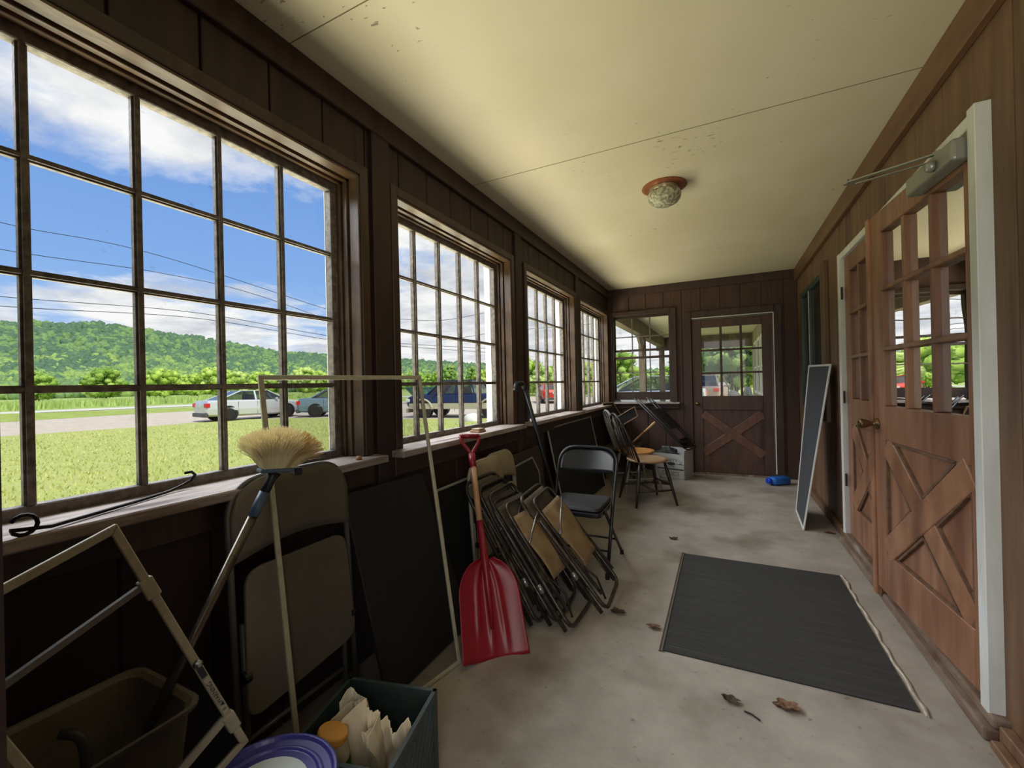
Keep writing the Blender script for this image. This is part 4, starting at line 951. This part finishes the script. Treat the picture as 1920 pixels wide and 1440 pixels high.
for k in range(24000):
    a=rn.uniform(-84,8);d=262+ (rn.random()**.8)*430
    if a>-24 and rn.random()<.5: continue
    r=rn.uniform(1.6,3.3)*(.7+d/900);z=hz(a,d);hh=rn.uniform(.8,1.5)
    t=(d-262)/430.;p=noise.noise(V(a*.13,d*.012,0))
    m.cur=2 if (rn.random()<.05+.65*max(0,t-.2)+.4*(p>0.15)) else (0 if rn.random()<.45 and t<.6 else 1)
    x,y=d*math.sin(math.radians(a)),d*math.cos(math.radians(a));s=rn.random()*99;RM=Matrix.Rotation(rn.random()*6,3,'Z')@Matrix.Rotation(rn.random()*6,3,'X')
    vs=[]
    for q_ in I0[0]:
        q=RM@V(q_);n_=1+.35*noise.noise(q*2+V(s,0,0));vs.append((x+q[0]*r*n_,y+q[1]*r*n_,z+r*.5+q[2]*r*hh*n_))
    m.add(vs,I0[1])
tag(mk('hillside_forest',m,FC_,smooth=True),'green mixed forest covering the distant hill','forest',kind='stuff')
# individual trees, four kinds
def crown(mb,n,r,h,z0,seed,leafy):
    rn=random.Random(seed)
    for k in range(n):
        a=rn.uniform(0,2*PI);t=rn.random();rr=r*math.sin(PI*(.12+.8*t))**.7*rn.random()**.4
        c=V(rr*math.cos(a),rr*math.sin(a),z0+h*t);s=r*rn.uniform(.16,.3);mb.cur=rn.choice((0,0,1))
        vs=[]
        for q in I0[0]:
            w=1+.5*noise.noise(V(q)*3+V(k,seed,0));vs.append(c+V(q[0]*s*w,q[1]*s*w,q[2]*s*w*.8))
        mb.add(vs,I0[1])
        for j in range(leafy):
            d=V(rn.gauss(0,1),rn.gauss(0,1),rn.gauss(0,1)).normalized();p=c+d*s*rn.uniform(.8,1.35);e=d.orthogonal().normalized()*s*.16;f=d.cross(e)
            mb.add([p-e,p+f,p+e,p-f],[(0,1,2,3)])
TREEM=[[mat('tree_leaf_a%d'%k,c1,.9,0,c2,.6,spec=.05),mat('tree_leaf_b%d'%k,c3,.9,0,c1,.6,spec=.05)] for k,(c1,c2,c3) in enumerate((((160,188,84),(184,206,112),(122,154,64)),((134,166,76),(158,186,98),(104,138,62)),((126,158,84),(148,178,100),(98,130,68)),((170,194,106),(192,210,134),(138,166,84))))]
BARK=mat('grey_bark',(96,86,74),.9,0,(72,64,54),8,(1,1,.2))
protos=[]
LB=['rounded yellow green tree in the row beyond the field','mid green bushy tree in the row beyond the field','dark green dense tree in the row beyond the field','pale green loose tree in the row beyond the field']
def mktree(k,n,r,h,z0,leafy,nm='field_tree'):
    t=thing(nm,LB[k],'tree',(0,0,0),0,'trees along the far side of the field')
    b=MB();crown(b,n,r,h,z0,k+1,leafy);mk('foliage',b,TREEM[k],t,smooth=True)
    b=MB();b.tube([(0,0,-.2),(0,0,z0+h*.4)],[r*.07,r*.03],8);mk('trunk',b,BARK,t);return t
for k in range(4): protos.append(mktree(k,110,(5.5,4.6,4.2,5)[k],(8.5,7.5,9.5,8)[k],1.2,26))
rn=random.Random(8);first=[True]*4
for dd,st in ((160,4.4),(190,3.9),(221,3.7)):
    az=-80.+dd*.01
    while az<(-14 if dd<200 else -26):
        k=(2 if first[2] else rn.choice((0,0,1,3,3,1,3,0,2)));d=dd+rn.uniform(-4,4);x,y=d*math.sin(math.radians(az)),d*math.cos(math.radians(az));s=rn.uniform(.72,.9)
        if first[k]: protos[k].location=(x,y,GZ);protos[k].scale=(s,s,s);first[k]=False
        else: dup(protos[k],(x,y,GZ),rn.uniform(0,6),s)
        az+=st
nb=[(-24.5,60,.50),(-22.0,54,.36),(-19.4,60,.46),(-16.8,58,.42),(-14.2,66,.5),(-12.0,46,.50),(-9.2,84,.30),(-7.0,84,.34),(-4.4,98,.80),(2.6,90,.80)]
for i,(a,d,s) in enumerate(nb):
    r=dup(protos[(0,3,1,0,3,1,0,3,1,0)[i]],(d*math.sin(math.radians(a)),d*math.cos(math.radians(a)),GZ),i*1.3,s,label='tree standing nearer than the field row, seen through the far windows',group='nearer trees beyond the drive')
# multi stemmed tree seen through the far door
T=thing('crab_apple_tree','many stemmed spreading tree on the back lawn, seen through the far door','tree',(.80,44,GZ))
b=MB();rn=random.Random(3)
for k in range(7):
    a=k*2*PI/7;b.tube(fillet([(.80+.1*math.cos(a),44+.1*math.sin(a),GZ),(.80+.5*math.cos(a),44+.5*math.sin(a),.6),(.80+1.5*math.cos(a+.3),44+1.5*math.sin(a+.3),2.2)],.4,4),[.17]+[.12]*5+[.05],7)
mk('trunk',b,BARK,T,smooth=True)
b=MB();crown(b,110,2.9,4.2,1.1,9,26);b.v=[(x+.8,y+44,z+GZ) for x,y,z in b.v];mk('foliage',b,[mat('apple_leaf',(112,142,72),.9,0,(148,172,98),1,spec=.05),mat('apple_leaf_dark',(70,96,50),.9,spec=.05)],T)
ROCK=mat('grey_boulder',(88,90,94),.9,0,(66,68,72),3); ROCKW=mat('whitewashed_stone',(226,226,222),.9)
def rock(name,label,c,s,seed,mt,group=None):
    m=MB();vs=[]
    for q in I1[0]:
        w=1+.28*noise.noise(V(q)*1.6+V(seed,0,0));vs.append((c[0]+q[0]*s[0]*w,c[1]+q[1]*s[1]*w,c[2]+max(-.3,q[2])*s[2]*w))
    m.add(vs,I1[1]);return tag(mk(name,m,mt,smooth=True),label,'stone',group)
rock('boulder','wide grey boulder below the many stemmed tree',(.42,40.2,GZ+.1),(.80,.6,.55),2,ROCK)
rock('boulder','upright grey boulder right of the wide one on the back lawn',(1.62,36,GZ+.2),(.33,.35,.75),5,ROCK)
rock('edging_stone','white painted stone under the front of the blue pickup truck',(-9.15,14.85,GZ+.05),(.45,.3,.28),3,ROCKW)
rock('edging_stone','white painted stone below the middle of the blue pickup truck',(-7.95,15.05,GZ+.05),(.55,.3,.26),7,ROCKW)
rock('edging_stone','white painted stone below the rear of the blue pickup truck',(-6.9,15.4,GZ+.05),(.45,.3,.24),9,ROCKW)
# ---- vehicles
CG=mixmat('car_glass','glass',ior=1.6,tint=(.5,.56,.56));TYRE=mat('black_tyre',(26,26,27),.8);HUB=mat('alloy_hub',(150,150,152),.3,.6);TL_=mat('red_tail_lamp',(190,30,36),.3);HL=mat('clear_lamp',(220,222,224),.2);TRIMB=mat('dark_bumper_trim',(70,70,74),.6)
def carmesh(root,paint,st,gh,wheels,hw,wr=.32,low=None,roofm=None,bed=None,tail=True):
    # st: list (y,zlow,ztop,hw)
    b=MB();vs=[];fs=[]
    for (y,zl,zt,w) in st:
        for (x,z) in ((-.80*w,zl),(-.97*w,zl+.08),(-w,zl+(zt-zl)*.45),(-.965*w,zt-.06),(-.86*w,zt),(.86*w,zt),(.965*w,zt-.06),(w,zl+(zt-zl)*.45),(.97*w,zl+.08),(.80*w,zl)): vs.append((x,y,z))
    n=10
    for i in range(len(st)-1):
        for k in range(n): fs.append((i*n+k,i*n+(k+1)%n,(i+1)*n+(k+1)%n,(i+1)*n+k))
    fs+=[tuple(range(n-1,-1,-1)),tuple((len(st)-1)*n+k for k in range(n))]
    b.add(vs,fs);mk('body',b,paint,root,smooth=False,bevel=.03,seg=2)
    y0,y1,y2,y3,zb,zr,wb,wr_=gh
    b=MB()
    A=[(-wb,y0,zb),(wb,y0,zb),(wb,y3,zb),(-wb,y3,zb)];B_=[(-wr_,y1,zr),(wr_,y1,zr),(wr_,y2,zr),(-wr_,y2,zr)]
    b.add(A+B_,[(0,1,5,4),(1,2,6,5),(2,3,7,6),(3,0,4,7)]);mk('window_glass',b,CG,root)
    b=MB();b.prism(fillet([V(p)+V(0,0,-.01) for p in B_],.12,3,True),(0,0,.05))
    for i in range(4): b.bar(A[i],B_[i],.07,.05,(0,1,0))
    ym=(y1+y2)/2
    for s in (-1,1): b.bar((s*wb,ym,zb),(s*wr_,ym,zr),.08,.03,(1,0,0))
    mk('roof',b,paint,root)
    b=MB();b.box((-wb*.9,y0+.5,zb-.3),(wb*.9,y3-.4,zb+.02))
    for s in (-1,1): b.box((s*.38-.22,(y1+y2)/2-.1,zb-.2),(s*.38+.22,(y1+y2)/2+.05,zb+.3))
    mks('seat',b,TRIMB,root)
    for s in (-1,1):
        for y in wheels:
            q=Matrix.Translation((s*(hw-.10),y,wr))@Matrix.Rotation(PI/2*s,4,'Y')
            w=mk('wheel',MB().lathe([(wr*.6,-.1),(wr*.94,-.1),(wr,-.07),(wr,.07),(wr*.94,.105),(wr*.62,.105)],24,q),TYRE,root,smooth=True)
            mk('hub',MB().lathe([(0,.07),(.05,.10),(wr*.2,.085),(wr*.60,.10),(wr*.64,.09)],10,q),HUB,w)
        b=MB()
        for y in wheels: b.lathe([(wr*1.22,-.12),(wr*1.22,.112),(0,.112)],24,Matrix.Translation((s*(hw-.115),y,wr+.03))@Matrix.Rotation(PI/2*s,4,'Y'))
        mks('wheel_arch',b,DKP,root)
    yb=st[0][0];yf=st[-1][0];zb_=st[1][2]
    for s in (-1,1):
        mk('tail_lamp',MB().box((s*hw*.62,yb-.015,zb_-.32),(s*hw*.97,yb+.16,zb_-.12)),TL_,root,bevel=.02)
        mk('head_lamp',MB().box((s*hw*.55,yf-.22,st[-2][2]-.24),(s*hw*.95,yf+.012,st[-2][2]-.08)),HL,root,bevel=.03)
    mk('number_plate',MB().box((-.16,yb-.03,zb_-.30),(.16,yb-.005,zb_-.15)),mat('plate_white',(190,196,196),.5),root)
    b=MB();b.box((-hw*.9,yb-.05,.22),(hw*.9,yb+.1,.42));b.box((-hw*.9,yf-.12,.22),(hw*.9,yf+.03,.42));mks('bumper',b,low or TRIMB,root,bevel=.03)
    b=MB()
    for s in (-1,1): b.box((s*(wb+.02),y3-.55,zb-.03),(s*(wb+.20),y3-.45,zb+.1))
    mks('mirror',b,paint,root,bevel=.02)
    b=MB()
    for s in (-1,1):
        for y in ((y0+y1)/2+.35,ym+.02,y3-.25): b.box((s*(hw-.012),y-.006,.30),(s*(hw+.002),y+.006,zb-.04))
    mks('door_seam',b,TRIMB,root)
SED=[(-2.3,.42,.80,.72),(-2.2,.26,1.0,.86),(-1.6,.22,1.02,.9),(0,.2,.98,.91),(1.2,.2,.96,.9),(1.9,.22,.86,.87),(2.3,.26,.70,.76),(2.38,.4,.62,.68)]
c1=thing('car','silver white sedan parked on the gravel, tail lamp toward the house','car',(-22.05,14.05,GZ),math.radians(-10));
carmesh(c1,mat('silver_paint',(200,204,210),.25,.35),SED,(-1.85,-.75,.55,1.35,.97,1.43,.78,.58),(-1.36,1.4),.9)
c2=thing('car','blue grey sedan parked ahead of the silver one, nose to the right','car',(-18.6,16.9,GZ),math.radians(-49))
carmesh(c2,mat('blue_grey_paint',(112,136,152),.3,.3),[(y*.93,a,b*.96,w*.94) for y,a,b,w in SED],(-1.55,-.85,.35,1.1,.93,1.36,.73,.56),(-1.25,1.3),.85,.30)
PK=[(-2.75,.55,1.0,.85),(-2.7,.5,1.08,.9),(-1.0,.42,1.08,.92),(.3,.42,1.08,.92),(1.3,.42,1.1,.92),(2.2,.44,1.06,.9),(2.55,.45,.95,.82),(2.62,.5,.8,.75)]
c3=thing('pickup_truck','navy blue pickup truck with tan lower body parked facing left','truck',(-11.0,17.15,GZ),math.radians(90+6))
NV=mat('navy_paint',(34,46,84),.25,.3);TAN=mat('tan_lower_paint',(176,170,148),.4)
carmesh(c3,NV,PK,(-.95,-.75,.75,1.45,1.08,1.68,.82,.66),(-1.75,1.65),.92,.37,TAN)
b=MB()
for s in (-1,1): b.box((s*.90,-2.6,.40),(s*.935,2.4,.66))
mks('lower_panel',b,TAN,c3,bevel=.01)
for o in c3.children:
    pass
b=MB()
for s in (-1,1):
    for y in (-1.75,1.65):
        P_=[(s*.945,y+.50*math.cos(a),.38+.47*math.sin(a)) for a in [PI*k/14 for k in range(15)]];b.tube(P_,.045,6)
mks('fender_flare',b,TAN,c3,smooth=True)
# vertices above were given in local terms; place them
def fixlocal(root,names):
    M=chainM(root)
    for o in root.children:
        for v in o.data.vertices: v.co=M@v.co
        for g in o.children:
            for v in g.data.vertices: v.co=M@v.co
for c in (c1,c2,c3): fixlocal(c,None)
def car_at(name,label,cat,loc,rz,fn):
    c=thing(name,label,cat,loc,rz);fn(c);fixlocal(c,None);return c
SUV=[(-2.3,.45,.9,.8),(-2.25,.3,1.08,.88),(-1,.28,1.06,.92),(.6,.28,1.04,.92),(1.5,.3,1.0,.9),(2.1,.34,.86,.84),(2.3,.42,.75,.74)]
car_at('minivan','silver grey minivan parked on the drive, seen through the far window','car',(-3.05,20.8,GZ),math.radians(83),lambda c:carmesh(c,mat('pewter_paint',(184,194,204),.3,.3),SUV,(-2.1,-1.9,.5,1.75,1.04,1.66,.84,.68),(-1.4,1.45),.92,.33))
car_at('suv','dusty tan rear of a sport utility car seen through the far door','car',(-.78,30,GZ),math.radians(-8),lambda c:carmesh(c,mat('dusty_tan_paint',(150,128,118),.4,.2),SUV,(-2.1,-1.8,.5,1.5,1.04,1.72,.84,.66),(-1.4,1.45),.92,.35))
car_at('car','small red car parked far off on the gravel, seen through the third window','car',(-12.2,31.5,GZ),math.radians(30),lambda c:carmesh(c,mat('red_car_paint',(196,60,44),.3,.2),SED,(-1.85,-.75,.55,1.35,.97,1.43,.78,.58),(-1.36,1.4),.9))
# green dumpster
D=thing('dumpster','dark green open refuse container on the drive beyond the pickup truck','dumpster',(-22.6,30.5,GZ))
DG=mat('dumpster_green',(54,92,80),.5,0,(66,108,92),4)
b=MB();ll,wd_=3.0,1.1
P4=[(-24.9,29.4,1.15),(-20.6,30.6,1.15),(-20.9,30.5,-.1),(-23.6,29.7,-.1)]
b.prism(P4,(-.5,1.8,0));mk('container',b,DG,D,bevel=.03)
b=MB();b.bar((-24.95,29.35,1.18),(-20.5,30.6,1.18),.12,.10);b.bar((-25.4,31.2,1.18),(-21.0,32.4,1.18),.12,.10);
for k in range(5):
    t_=.12+k*.19;p=V(P4[0]).lerp(V(P4[1]),t_);q=V(P4[3]).lerp(V(P4[2]),t_);b.bar(p+V(.02,-.06,0),q+V(.02,-.06,0),.10,.08,(0,1,0))
mk('rib',b,DG,D)
# poles and wires
WP=mat('weathered_pole',(96,84,72),.9,0,(72,62,54),8,(1,1,.2));WI=mat('black_wire',(34,36,44),.6)
def pos(az,d,z): return V(d*math.sin(math.radians(az)),d*math.cos(math.radians(az)),z)
poles=[(-96,44,10.5,'utility pole beyond the left end of the porch'),(-45.2,62,13.5,'utility pole hidden in line with the pier between first and second windows'),(-26.0,66,14,'utility pole in line with the pier between second and third windows')]
PT=[]
for a,d,hh,lb in poles:
    t=thing('utility_pole',lb,'pole',tuple(pos(a,d,GZ)));p=pos(a,d,0)
    mk('pole',MB().tube([p+V(0,0,GZ),p+V(0,0,hh)],[.16,.11],10),WP,t,smooth=True)
    mk('cross_arm',MB().bar(p+V(-.3,-1.0,hh-1.0),p+V(.3,1.0,hh-1.0),.12,.12),WP,t);PT.append(p)
def wire(pts,r,lb):
    out=[]
    for a,b in zip(pts,pts[1:]):
        for k in range(14):
            t_=k/14;p=a.lerp(b,t_);p.z-=(a-b).length*.012*4*t_*(1-t_);out.append(p)
    out.append(pts[-1]);tag(mk('power_line',MB().tube(out,r,5),WI),lb,'wire')
el=lambda y,d:0
# each wire: (azimuth, horizontal distance, height)
def Wp(az,d,tanel): return pos(az,d,1.243+d*tanel)
wires=[([(-90,22,.30),(-76.3,26,.262),(-64.9,34,.246),(-49,52,.1688),(-45,62,.152)],'uppermost black power line sloping across the first window'),
([(-90,24,.245),(-76.3,29,.2212),(-64.9,38,.2158),(-56,48,.188),(-45,70,.120)],'second black power line crossing the first window'),
([(-90,60,.150),(-76.3,62,.1498),(-62,78,.148),(-49,92,.1130),(-40.6,100,.0985),(-29.1,105,.085),(-26,106,.082)],'thin power line low over the hill, upper of two'),
([(-90,60,.138),(-76.3,62,.1354),(-62,78,.138),(-49,92,.1050),(-40.6,100,.0925),(-29.1,105,.076),(-26,106,.074)],'thin power line low over the hill, lower of two'),
([(-46,62,.157),(-40.6,60,.1535),(-35,60,.152),(-29.1,60,.1700),(-26,62,.178)],'sagging power line across the middle of the second window'),
([(-36,80,.105),(-32,80,.113),(-29.1,80,.1205),(-24,80,.128),(-15,80,.135)],'power line rising to the right behind the second and third windows')]
def smoothw(P,lb):
    pts=[Wp(*p) for p in P];out=[]
    for i in range(len(pts)-1):
        p0=pts[max(0,i-1)];p1=pts[i];p2=pts[i+1];p3=pts[min(len(pts)-1,i+2)]
        for k in range(8):
            t_=k/8;out.append(.5*((2*p1)+(p2-p0)*t_+(2*p0-5*p1+4*p2-p3)*t_*t_+(3*p1-p0-3*p2+p3)*t_**3))
    out.append(pts[-1]);rr=[.00055*max(18,(V(p.x,p.y,0)).length) for p in out]
    tag(mk('power_line',MB().tube(out,rr,5),WI),lb,'wire')
for P,lb in wires: smoothw(P,lb)
# ---- open porch beyond the far wall
PW=mat('porch_cream_paint',(222,214,186),.7);PG=mat('weathered_porch_post',(128,114,98),.8,0,(92,80,68),9,(1,1,.25),.3);PWW=mat('porch_wall_board',(178,168,146),.7,0,(150,140,120),9,(1,1,.15))
mk('porch_ceiling',MB().box((-1.75,6.46,2.50),(.95,13.4,2.56)),PW,kind='structure')
mk('porch_floor',MB().box((-1.75,6.5,-.22),(.95,13.4,-.005)),CONC,kind='structure')
tag(mk('porch_beam',MB().box((-1.66,6.46,2.22),(-1.5,13.4,2.50)),PG,bevel=.006),'weathered grey beam along the eave of the open porch','beam')
for y,lb in ((9.75,'weathered square porch post nearer to the far wall'),(13.1,'weathered square porch post at the outer corner')):
    t=thing('porch_post',lb,'post',(-1.58,y,0));mk('post',MB().box((-1.65,y-.075,0),(-1.51,y+.075,2.22)),PG,t,bevel=.006)
    m=MB();m.tube(fillet([(-1.58,y-.05,1.75),(-1.58,y-.18,2.05),(-1.58,y-.55,2.24)],.3,6),.05,6);mk('brace',m,PG,t)
m=MB();m.box((-1.75,13.25,2.14),(.95,13.4,2.50));
for k in range(12): m.box((-1.6+k*.22,13.235,2.16),(-1.585+k*.22,13.25,2.42))
tag(mk('porch_end_beam',m,PG),'weathered beam closing the far end of the open porch','beam')
m=MB();m.box((.74,6.46,0),(.95,13.4,2.5))
for k in range(30): m.box((.732,6.6+k*.23,0),(.74,6.75+k*.23,2.5))
mk('porch_wall',m,PWW,kind='structure')
w=struct('window_7',(.73,11,.9));m=MB()
for y in (9.4,10.5,11.6): frame_rect(m,[(.72,y,.9),(.72,y+.75,.9),(.72,y+.75,2.15),(.72,y,2.15)],.07,.03);m.box((.71,y+.03,1.5),(.73,y+.72,1.54))
mk('sash',m,WHITEX,w)
m=MB()
for y in (9.4,10.5,11.6): m.quad((.725,y,.9),(.725,y+.75,.9),(.725,y+.75,2.15),(.725,y,2.15))
mk('pane',m,mat('green_black_glass',(0,0,0)),w)
# ------------------------------------------------------------------ sky
W=bpy.data.worlds.new('sky');sc.world=W;W.use_nodes=True;nt=W.node_tree;N=nt.nodes;L=nt.links;N.clear()
out=N.new('ShaderNodeOutputWorld');bg=N.new('ShaderNodeBackground');L.new(bg.outputs[0],out.inputs[0]);bg.inputs['Strength'].default_value=1.0
tc=N.new('ShaderNodeTexCoord');sx=N.new('ShaderNodeSeparateXYZ');L.new(tc.outputs['Generated'],sx.inputs[0])
def mth(op,a,b=None,c=None,cl=False):
    n=N.new('ShaderNodeMath');n.operation=op;n.use_clamp=cl
    for i,q in enumerate((a,b,c)):
        if q is None: continue
        if isinstance(q,(int,float)): n.inputs[i].default_value=q
        else: L.new(q,n.inputs[i])
    return n.outputs[0]
zc=mth('MAXIMUM',sx.outputs['Z'],0.0)
den=mth('ADD',zc,.10)
px_=mth('DIVIDE',sx.outputs['X'],den);py_=mth('DIVIDE',sx.outputs['Y'],den)
cb=N.new('ShaderNodeCombineXYZ');L.new(px_,cb.inputs[0]);L.new(py_,cb.inputs[1]);cb.inputs[2].default_value=.6
def nz(scale,det,rough,dist=0,off=None):
    n=N.new('ShaderNodeTexNoise');n.inputs['Scale'].default_value=scale;n.inputs['Detail'].default_value=det;n.inputs['Roughness'].default_value=rough;n.inputs['Distortion'].default_value=dist
    L.new(cb.outputs[0],n.inputs['Vector']);return n.outputs['Fac']
big=nz(.95,9,.62,.2)
# coverage bias by elevation and by azimuth
el_=sx.outputs['Z']
rp=N.new('ShaderNodeValToRGB');rp.color_ramp.interpolation='B_SPLINE';L.new(el_,rp.inputs['Fac'])
e=rp.color_ramp.elements;e[0].position=0;e[0].color=(.66,)*3+(1,);e[1].position=1;e[1].color=(.5,)*3+(1,)
for p,v in ((.06,.62),(.12,.60),(.165,.56),(.20,.40),(.25,.28),(.32,.30),(.37,.44),(.42,.64),(.50,.70),(.60,.5)):
    q=e.new(p);q.color=(v,v,v,1)
azf=mth('ARCTAN2',sx.outputs['X'],sx.outputs['Y'])  # -pi..pi ; left window about -1.3, second about -.6
mr=N.new('ShaderNodeMapRange');mr.inputs['From Min'].default_value=-.86;mr.inputs['From Max'].default_value=-.70;mr.inputs['To Min'].default_value=0;mr.inputs['To Max'].default_value=.36;L.new(azf,mr.inputs['Value'])
cov=mth('ADD',mth('ADD',mth('MULTIPLY',big,1.25),rp.outputs['Color']),mr.outputs[0])
cov=mth('SUBTRACT',cov,1.10)
cov=mth('MULTIPLY',cov,5.5,cl=True)
shade=nz(1.6,7,.6,.1)
sr=N.new('ShaderNodeValToRGB');L.new(shade,sr.inputs['Fac']);sr.color_ramp.elements[0].position=.36;sr.color_ramp.elements[1].position=.58
sr.color_ramp.elements[0].color=(.62,.65,.72,1);sr.color_ramp.elements[1].color=(1.0,1.0,1.0,1)
bl_=N.new('ShaderNodeValToRGB');L.new(el_,bl_.inputs['Fac']);ee=bl_.color_ramp.elements
ee[0].position=0;ee[0].color=(.55,.72,.97,1);ee[1].position=.5;ee[1].color=(.13,.30,.74,1);q=ee.new(.22);q.color=(.25,.46,.88,1)
mx=N.new('ShaderNodeMix');mx.data_type='RGBA';L.new(cov,mx.inputs['Factor']);L.new(bl_.outputs['Color'],mx.inputs['A']);L.new(sr.outputs['Color'],mx.inputs['B'])
L.new(mx.outputs['Result'],bg.inputs['Color'])
# ------------------------------------------------------------------ lights
def light(name,kind,loc,rot,energy,col=(1,1,1),size=None,sy=None,angle=None):
    l=bpy.data.lights.new(name,kind);l.energy=energy;l.color=col
    if kind=='AREA': l.shape='RECTANGLE';l.size=size;l.size_y=sy
    if angle is not None: l.angle=angle
    o=bpy.data.objects.new(name,l);COL.objects.link(o);o.location=loc;o.rotation_euler=rot;return o
def aim(loc,tgt): return (V(tgt)-V(loc)).to_track_quat('-Z','Y').to_euler()
light('sun','SUN',(0,0,30),aim((12,-6,16),(0,0,0)),3.6,(1,.96,.88),angle=math.radians(.6))
# added area lamps, out of view outside, boosting lawn bounce and skylight indoors
light('lawn_bounce_fill','AREA',(-3.3,3.1,-.12),(PI,0,0),600,(1.0,.95,.74),2.6,7.2)
p=(-3.6,3.1,3.35);light('sky_fill','AREA',p,aim(p,(-.2,3.1,.9)),420,(.94,.97,1.0),7.2,1.3)
light('doorway_fill','AREA',(.05,-.5,1.35),(PI/2,0,0),19,(1,.98,.94),1.0,1.9)  # added fill lamp behind the camera, standing for daylight through the entry
# ------------------------------------------------------------------ camera
yaw,pitch,roll=-0.4571,0.0013,-0.0229
fw=V(math.sin(yaw)*math.cos(pitch),math.cos(yaw)*math.cos(pitch),math.sin(pitch));ri=V(math.cos(yaw),-math.sin(yaw),0);up=ri.cross(fw)
r2=ri*math.cos(roll)+up*math.sin(roll);u2=up*math.cos(roll)-ri*math.sin(roll)
cd=bpy.data.cameras.new('camera');cam=bpy.data.objects.new('camera',cd);COL.objects.link(cam)
Mx=Matrix((r2,u2,-fw)).transposed().to_4x4();Mx.translation=V(0,0,1.243)
cam.location=Mx.to_translation();cam.rotation_euler=Mx.to_euler()
cd.sensor_width=36;cd.lens=804.6/1920*36;cd.clip_start=.02;cd.clip_end=3000
sc.camera=cam
sc.view_settings.view_transform='Standard';sc.view_settings.look='None';sc.view_settings.exposure=0;sc.view_settings.gamma=1
sc.cycles.max_bounces=8;sc.cycles.diffuse_bounces=5;sc.cycles.transparent_max_bounces=16;sc.cycles.caustics_reflective=False;sc.cycles.caustics_refractive=False
